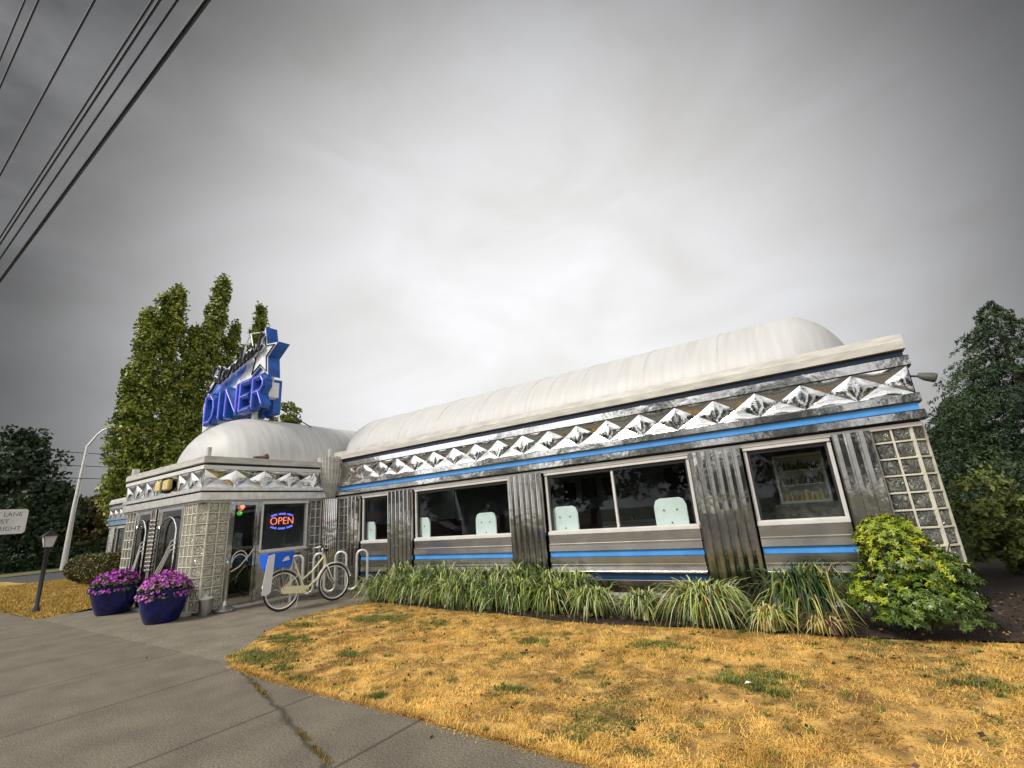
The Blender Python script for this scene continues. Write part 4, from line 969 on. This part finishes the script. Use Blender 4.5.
# right side: conifers and shrubs
def conifer(loc, h, r, label, seed, n=2600):
    rg = np.random.default_rng(seed); e = empty('conifer', loc, label, 'tree', 'conifers behind the right end of the diner')
    MB().tube([(0, 0, 0), (0, 0, h * .5), (.03, 0, h * .97)], [.16, .09, .015], 8).build('trunk', 'bark', e, smooth=True)
    P = []; D = []
    nb = 900
    for i in range(nb):
        t_ = 1 - rg.uniform(0, 1) ** .62 if rg.uniform() < .75 else rg.uniform(0, 1); t_ = min(max(t_, .02), .995); z = h * t_
        R = r * (1 - t_) ** .8 * rg.uniform(.55, 1.22) + .07; th = rg.uniform(0, 2 * PI)
        m_ = int(40 + 200 * (1 - t_)); s_ = rg.uniform(.25, 1, m_) ** .7; w_ = .10 * R * (1.15 - s_) * 1.6
        side = rg.normal(size=m_) * w_
        q = np.stack([np.cos(th) * R * s_ - np.sin(th) * side, np.sin(th) * R * s_ + np.cos(th) * side, z + R * .25 * s_ - R * .42 * s_ ** 2.4 + rg.normal(size=m_) * .03], 1); P.append(q)
    P = np.concatenate(P); leaves(P, .10, 'leaf_conifer', 'crown', e, .28, droop=.3); return e
conifer((4.35, 16.0, 0), 5.75, 3.3, 'tall dark conifer behind the right end of the diner', 4)
conifer((7.4, 17.2, 0), 5.6, 3.0, 'dark conifer at the right edge beside the taller one', 6)
conifer((3.3, 17.6, 0), 3.7, 1.9, 'shorter conifer just behind the glass block corner', 8)
def shrub(loc, r, label, lm, seed, size=.09, n=60, nl=120, aspect=.45):
    e = empty('shrub', loc, label, 'shrub', 'shrubs at the right edge'); f = MB(); rg = random.Random(seed)
    for k in range(6): f.tube([(0, 0, 0), (rg.uniform(-.3, .3) * r[0], rg.uniform(-.3, .3) * r[1], r[2] * .6), (rg.uniform(-.7, .7) * r[0], rg.uniform(-.7, .7) * r[1], r[2] * 1.3)], [.025, .018, .006], 6)
    f.build('stem', 'bark', e)
    P = lobes((0, 0, r[2]), r, n, r[0] * .22, nl, seed); leaves(P[P[:, 2] > .02], size, lm, 'foliage', e, aspect)
shrub((2.15, 10.2, 0), (.75, .9, .75), 'olive green shrub close behind the glass block corner', 'leaf_olive', 21)
shrub((2.95, 9.0, 0), (.62, .7, .62), 'loose yellow green shrub at the right edge of the lawn bed', 'leaf_mid', 22, .11)
shrub((3.7, 9.9, 0), (1.0, 1.0, .95), 'large olive shrub at the far right below the conifers', 'leaf_olive', 23)
shrub((2.6, 13.0, 0), (1.1, 1.0, .85), 'dark olive shrub between the conifer and the diner end', 'leaf_dark', 24)

# pieris bush in front of the glass block corner
def pieris():
    e = empty('bush', (.47, 6.35, 0), 'rounded green bush with lime young leaves in front of the glass block corner', 'bush')
    f = MB(); rg = random.Random(2)
    for k in range(12):
        th = 2 * PI * k / 12; f.tube([(.05 * math.cos(th), .05 * math.sin(th), 0), (.2 * math.cos(th), .2 * math.sin(th), .4), (.4 * math.cos(th), .35 * math.sin(th), .62 + rg.uniform(0, .25))], [.018, .012, .005], 6)
    f.build('stem', 'bark', e)
    V = []; Fc = []; mi = []; lob = [((-.08, .0, .93), .29), ((-.02, -.02, .72), .36), ((.18, -.02, .56), .35), ((-.22, -.06, .44), .35), ((.05, -.22, .34), .37), ((.24, 0, .36), .28), ((-.35, .0, .28), .24), ((.12, .2, .5), .4), ((.2, -.15, .22), .28), ((-.1, -.2, .2), .28)]
    for i in range(3000):
        c, R = lob[rng.integers(len(lob))]; d = rng.normal(size=3); d /= np.linalg.norm(d); d[2] = abs(d[2]) * .9 - .25; p_ = np.array(c) + d * R * rng.uniform(.72, 1.06); p_[2] = max(.03, p_[2])
        if p_[2] < .02: continue
        nn = Vector(d * .8 + np.array([0, 0, .7]) + rng.normal(size=3) * .25).normalized(); a = nn.orthogonal().normalized(); b_ = nn.cross(a)
        lime = 1 if (p_[2] > .60 + .16 * rng.normal() and p_[0] < .3) or (p_[0] < -.25 and .3 < p_[2] < .5 and p_[1] < 0) else 0
        if rng.uniform() < .06: lime = 1 - lime
        m_ = 9; ph = rng.uniform(0, PI)
        for k in range(m_):
            q = 2 * PI * k / m_ + ph + rng.normal() * .15; out = (a * math.cos(q) + b_ * math.sin(q)); tip = out * .9 + nn * rng.uniform(-.25, .55); tip.normalize(); Lf = rng.uniform(.03, .052); side = tip.cross(nn).normalized() * .0075
            base = Vector(p_); o0 = len(V); V += [base, base + tip * Lf * .5 + side + nn * .004, base + tip * Lf - nn * .006, base + tip * Lf * .5 - side + nn * .004]; Fc.append((o0, o0 + 1, o0 + 2, o0 + 3)); mi.append(lime)
    npmesh('foliage', np.array([tuple(v) for v in V]), np.array(Fc), ['leaf_mid', 'leaf_lime'], np.array(mi), e)
pieris()

# ---------------------------------------------------------------- strap-leaved clumps along the wall
def strap_clump(loc, r, h, n, mats, wts, label, seed, name='ornamental_grass', wid=.0125):
    rg = np.random.default_rng(seed); e = empty(name, loc, label, 'grass clump', 'strap leaved clumps along the diner wall')
    seg = 6; th = rg.uniform(0, 2 * PI, n); b0 = rg.normal(0, r * .20, (n, 2)); Lh = h * rg.uniform(.65, 1.25, n); R = r * rg.uniform(.4, 1.75, n); drp = rg.uniform(.3, 1.1, n)
    V = np.zeros((n, seg + 1, 2, 3)); drp = rg.uniform(.6, 1.35, n); tw = th + rg.normal(0, .3, n)
    for k in range(seg + 1):
        t_ = k / seg; rad = R * t_ ** 1.15; z = Lh * (1.75 * t_ - (1.0 + .55 * drp) * t_ ** 2.4) * 1.25; z = np.maximum(z, .01 + .02 * (1 - t_))
        cx = b0[:, 0] + np.cos(th) * rad; cy = b0[:, 1] + np.sin(th) * rad; w = wid * (1 - t_ ** 2.2) * (.7 + .3 * rg.uniform(size=n)) + .0005
        for s_, sg_ in ((0, -1), (1, 1)): V[:, k, s_] = np.stack([cx - np.sin(tw) * w * sg_, cy + np.cos(tw) * w * sg_, z], 1)
    V = V.reshape(-1, 3); base = np.arange(n)[:, None] * (seg + 1) * 2; k = np.arange(seg)[None, :] * 2
    F_ = np.stack([base + k, base + k + 1, base + k + 3, base + k + 2], -1).reshape(-1, 4)
    mi = np.repeat(rg.choice(len(mats), n, p=wts), seg)
    npmesh('leaves', V, F_, mats, mi, e)
mset = ['blade_green', 'blade_pale', 'blade_dark', 'blade_straw']
cl = []
left = np.linspace(-7.55, -3.75, 9)
for i, x in enumerate(left):
    for row in (0, 1): cl.append((x + (.2 if row else 0) + random.uniform(-.06, .06), 6.92 - .03 * i * 0 + (-.42 if not row else .0) - (.14 if x > -6 else 0), random.uniform(.34, .46), random.uniform(.50, .68) if row else random.uniform(.36, .52), 270, row))
ords = ['leftmost', 'second', 'third', 'fourth', 'fifth', 'sixth', 'seventh', 'eighth', 'ninth']
for i, (x, y, r, h, n, row) in enumerate(cl):
    strap_clump((x, y, 0), r, h, n, mset, [.36, .22, .37, .05], '%s clump from the left in the %s row of the dense strap leaved planting' % (ords[i // 2], 'back' if row else 'front'), 100 + i)
sp = [(-2.98, 6.25, .30, .40, 330, 'rounded green and cream clump first after the dense row'), (-2.28, 6.2, .26, .38, 290, 'small cream edged clump left of the wide pilaster'),
      (-1.52, 6.2, .42, .50, 560, 'wide fountain shaped clump in front of the wide pilaster'), (-.82, 6.0, .20, .30, 190, 'small straw coloured clump right of the fountain shaped one')]
for i, (x, y, r, h, n, lb) in enumerate(sp): strap_clump((x, y, 0), r, h, n, mset, [.34, .36, .22, .08] if i != 3 else [.2, .3, .1, .4], lb, 200 + i)
strap_clump((-.48, 6.42, 0), .42, .66, 480, ['blade_dark', 'blade_green', 'blade_straw'], [.7, .2, .1], 'taller blue green strappy clump just left of the rounded bush', 210)
strap_clump((-.35, 6.08, 0), .22, .22, 200, ['blade_straw', 'rust'], [.7, .3], 'withered brown clump at the foot of the rounded bush', 211)

# ---------------------------------------------------------------- lawn blades
def inside(poly, x, y):
    c = np.zeros(len(x), bool); n = len(poly)
    for i in range(n):
        x0, y0 = poly[i]; x1, y1 = poly[(i + 1) % n]
        k = ((y0 > y) != (y1 > y)) & (x < (x1 - x0) * (y - y0) / (y1 - y0 + 1e-12) + x0); c ^= k
    return c
def vnoise(x, y, s, seed):
    rg = np.random.default_rng(seed); g = rg.uniform(size=(64, 64)); X = x * s + 20; Y = y * s + 20; i = np.floor(X).astype(int) % 63; j = np.floor(Y).astype(int) % 63; u = X - np.floor(X); v = Y - np.floor(Y); u = u * u * (3 - 2 * u); v = v * v * (3 - 2 * v)
    return g[i, j] * (1 - u) * (1 - v) + g[i + 1, j] * u * (1 - v) + g[i, j + 1] * (1 - u) * v + g[i + 1, j + 1] * u * v
def zlawn(x, y): return -.012 + .02 * (np.sin(x * 2.1 + 1) * np.cos(y * 2.7) * .5 + .5)
def blades(name, x, y, lng, wid, lean, mats, mi, zf=zlawn):
    n = len(x); th = rng.uniform(0, 2 * PI, n); Lg = lng * rng.uniform(.5, 1.4, n); le = lean * rng.uniform(.5, 1.25, n); z = zf(x, y)
    dx, dy = np.cos(th) * np.sin(le) * Lg, np.sin(th) * np.sin(le) * Lg; dz = np.cos(np.minimum(le, 1.45)) * Lg; w = wid * rng.uniform(.6, 1.3, n); px, py = -np.sin(th) * w, np.cos(th) * w
    V = np.stack([np.stack([x - px, y - py, z], 1), np.stack([x + px, y + py, z], 1), np.stack([x + dx, y + dy, z + dz], 1)], 1).reshape(-1, 3)
    o = npmesh(name, V, np.arange(3 * n).reshape(n, 3), mats, mi); o['kind'] = 'stuff'; return o
n = 420000
y = 2.76 + 4.2 * rng.uniform(0, 1, n) ** 1.45; x = rng.uniform(-8, 5, n); k = inside(LAWN, x, y); x, y = x[k], y[k]
g1 = vnoise(x, y, 1.9, 3); g2 = vnoise(x, y, 7.5, 4); gn = vnoise(x, y, 2.3, 9) * .65 + vnoise(x, y, 9, 10) * .35
u = rng.uniform(size=len(x)); mi = np.where(u < np.clip((g1 * .5 + g2 * .5 - .40) * 2.6, .08, .9), 1, 0)
edge = np.clip((-5.6 - x) * .35, 0, .4) + np.clip((x + .2) * .04, 0, .12)
mi = np.where(rng.uniform(size=len(x)) < np.clip((gn + edge * .35 - .67) * 6, 0.01, .8), 2, mi)
bare = (vnoise(x, y, 3.1, 21) * .45 + vnoise(x, y, 11, 22) * .55) < .42
kk = ~(bare & (rng.uniform(size=len(x)) < .8)); x, y, mi = x[kk], y[kk], mi[kk]
blades('lawn_grass', x, y, .032, .0030, 1.27, ['lawn_straw', 'lawn_brown', 'lawn_green'], mi)
patches = [(-6.3, 5.2, .22), (-6.0, 5.4, .2), (-5.9, 3.4, .25), (-4.92, 3.78, .12), (-2.55, 3.62, .08), (-.89, 4.46, .16), (-.65, 4.64, .12), (-3.59, 3.0, .07), (-6.2, 3.3, .22), (-6.43, 3.97, .2), (-.69, 4.25, .1), (-5.3, 3.15, .1), (-4.7, 3.0, .06), (-7.2, 4.6, .15), (.6, 4.9, .15), (-3.2, 4.9, .12), (-1.8, 5.2, .15), (-5.0, 5.3, .15)]
px, py = [], []
for a, b_, r in patches:
    for q in range(int(6 + 260 * r * r * 4)):
        ca, cb, k_ = rng.normal(a, r), rng.normal(b_, r * .5), rng.uniform(.012, .05); m_ = int(30 + 2600 * k_ * k_ * 8); px.append(rng.normal(ca, k_, m_)); py.append(rng.normal(cb, k_, m_))
for q in range(420):
    ca, cb, k_ = rng.uniform(-7.8, 3), 2.8 + 3.6 * rng.uniform(), rng.uniform(.008, .03); m_ = int(rng.uniform(8, 60)); px.append(rng.normal(ca, k_, m_)); py.append(rng.normal(cb, k_, m_))
px, py = np.concatenate(px), np.concatenate(py); k = inside(LAWN, px, py); px, py = px[k], py[k]
blades('green_turf', px, py, .038, .0032, .95, ['lawn_green', 'blade_green', 'lawn_brown'], rng.choice(3, len(px), p=[.6, .3, .1]))
ex = rng.uniform(-6, 3, 9000); ey = 2.77 + np.abs(rng.normal(0, .03, 9000)) + np.interp(ex, [-6, -5.4, -4.4, -3, -1.5], [.22, .13, .09, .06, 0])
blades('edge_grass', ex, ey, .05, .003, 1.2, ['lawn_straw', 'lawn_brown'], rng.choice(2, 9000, p=[.6, .4]))
# weeds in the long crack of the sidewalk
t_ = rng.uniform(0, 1, 2600); cxk = -5.4 + 2.7 * t_; cyk = 1.2 - .31 * cxk + rng.normal(0, .012, 2600); kk = (vnoise(cxk, cyk, 6, 33) > .55) & (cyk < 2.88); cxk, cyk = cxk[kk], cyk[kk]
blades('crack_weeds', cxk, cyk, .03, .002, .9, ['lawn_green', 'lawn_brown'], rng.choice(2, len(cxk)), lambda x, y: x * 0)
# island grass
ix = rng.uniform(-30, -14.3, 120000); iy = rng.uniform(3.16, 7.2, 120000); kk = iy < 3.6 + (-14.6 - ix) * 2; ix, iy = ix[kk], iy[kk]
blades('island_turf', ix, iy, .07, .006, .8, ['lawn_straw', 'lawn_green', 'lawn_brown'], rng.choice(3, len(ix), p=[.5, .34, .16]), lambda x, y: x * 0)
# chips and dead leaves on the mulch
n = 9000; x = rng.uniform(-7.6, 5, n); y = rng.uniform(5.95, 8.5, n); k = (y > np.interp(x, [-7.8, -3.4, -.4, 8], [6.4, 5.9, 6.0, 7.0])) & ~((y > 7.25) & (x < 1.2)); x, y = x[k], y[k]
o = leaves(np.stack([x, y, np.full(len(x), .035) + rng.uniform(0, .012, len(x))], 1), .035, ['mulch', 'rust', 'lawn_brown'], 'mulch_chips', mi=rng.choice(3, len(x), p=[.7, .2, .1]), flat=.85); o['kind'] = 'stuff'
n = 700; x = rng.uniform(-7.6, 4, n); y = 2.3 + 3.9 * rng.uniform(size=n); k = (y > 2.8) | (rng.uniform(size=n) < .15); x, y = x[k], y[k]; kin = inside(LAWN, x, y) | (y < 2.8)
x, y = x[kin], y[kin]; o = leaves(np.stack([x, y, np.where(y < 2.8, .006, .035)], 1), .035, ['rust', 'lawn_brown', 'mulch'], 'fallen_leaves', mi=rng.choice(3, len(x)), flat=.93, aspect=.7); o['kind'] = 'stuff'
ex = rng.uniform(-6, 1.5, 2600); ey = np.interp(ex, [-6, -5.4, -4.4, -3, -1.5], [2.99, 2.9, 2.86, 2.83, 2.76]) - np.abs(rng.normal(0, .035, 2600)); blades('loose_straw', ex, ey, .03, .0016, 1.5, ['lawn_straw', 'lawn_brown'], rng.choice(2, 2600), lambda x, y: x * 0 + .003)
lt = tag(MB().add([(0, 0, 0), (.05, .01, .012), (.055, .045, .0), (.01, .04, .01)], [(0, 1, 2, 3)]).build('paper_scrap', 'sign_white', loc=(-.86, 4.28, .03)), 'small white paper scrap lying on the dry lawn', 'litter')

# ---------------------------------------------------------------- overhead wires
for i, (y, z, r, lb) in enumerate(((1.89, 9, .045, 'thickest overhead cable, nearest the diner'), (1.64, 9, .02, 'thin overhead cable beside the thickest one'), (1.50, 9.04, .022, 'left of the twin overhead cables bunched together'),
                                   (1.43, 9, .018, 'right of the twin overhead cables bunched together'), (.95, 9, .018, 'lone overhead cable crossing near the upper left corner'), (.49, 9, .015, 'outer cable in the far upper left corner'), (.38, 9, .013, 'outermost cable clipping the upper left corner'))):
    f = MB(); f.tube([(x, 0, 1.2 * ((x + 10) / 60) ** 2 * .0) for x in (-150, -60, -10, 40)], r, 8)
    tag(f.build('power_line', 'black_metal', loc=(0, y, z)), lb, 'cable', 'overhead utility cables')
for k, (y0, y1, z) in enumerate(((-2, 30, 8.7), (-2, 30, 7.6), (-2, 30, 6.6))):
    f = MB(); f.tube([(0, q, -.35 * math.sin(PI * (q - y0) / (y1 - y0)) * 1.5) for q in np.linspace(y0, y1, 14)], .025, 5); tag(f.build('service_wire', 'black_metal', loc=(-46 + k, 0, z)), ['top', 'middle', 'lowest'][k] + ' thin wire strung across the background by the street light', 'wire', 'thin background wires')

# ---------------------------------------------------------------- across the street, seen in the glass and chrome
def car(loc, rz, label):
    e = empty('parked_car', loc, label, 'car', rz=rz)
    prof = [(-2.2, .35), (-2.25, .6), (-2.15, .85), (-1.5, .95), (-.9, 1.38), (.5, 1.42), (1.2, .98), (2.05, .82), (2.25, .6), (2.22, .35)]
    f = MB(); vs = []; 
    for sx, ins in ((-.85, .0), (-.80, 0), (.80, 0), (.85, 0)): pass
    rows = [(-.72, .06), (-.86, .0), (.86, .0), (.72, .06)]
    k = len(prof)
    def row(yy, tuck): return [(x * (1 - .015 * (abs(yy) > .8)), yy * (1 if z < .96 else .80), z) for x, z in prof]
    R_ = [row(-.86, 0), row(.86, 0)]
    f.add(R_[0] + R_[1], [list(range(k)), list(range(k, 2 * k))[::-1]] + [(i, (i + 1) % k, k + (i + 1) % k, k + i) for i in range(k)]); f.build('body', 'car_paint', e, bevel=.05, smooth=True)
    f = MB()
    for s_ in (-1, 1): f.add([(x, s_ * yy, z) for x, yy, z in ((-1.3, .835, .99), (-.85, .72, 1.31), (.42, .72, 1.35), (1.0, .835, 1.0))], [(0, 1, 2, 3)])
    f.build('side_window', 'car_glass', e)
    for x in (-1.4, 1.4):
        for s_ in (-1, 1):
            f = MB(); f.tube([(x, s_ * .70, .33), (x, s_ * .88, .33)], .33, 20); w = f.build('wheel', 'tyre', e, bevel=.02); f = MB(); f.tube([(x, s_ * .882, .33), (x, s_ * .89, .33)], .2, 16); f.build('hub_cap', 'steel_dull', w)
    for s_ in (-.6, .6):
        MB().box(2.2, 2.26, s_ - .15, s_ + .15, .6, .72).build('headlight', 'lamp_glass', e, bevel=.01); MB().box(-2.26, -2.2, s_ - .15, s_ + .15, .62, .75).build('tail_light', 'red_light', e, bevel=.01)
car((-26.4, -13.6, -.09), 0, 'dark grey saloon car standing across the street, mirrored in the second window')
for i, (x, h, r) in enumerate(((-48, 9, 4.5), (-38, 8, 4), (-29, 10, 5), (-20, 9, 4), (-11, 12, 4.8), (-2, 13, 4.8), (8, 13, 5), (18, 9, 4.5))):
    tree('deciduous_tree', (x, -26 - 3 * (i % 2), 0), 'leafy tree across the street, %s from the left' % ['eighth', 'seventh', 'sixth', 'fifth', 'fourth', 'third', 'second', 'first'][i], 'tree',
         [((0, 0, h * .5), (r, r * .8, h * .42), 70, r * .28, 60)], 'leaf_dark', .5, h * .7, .25, 'trees across the street', limbs=4, seed=40 + i)
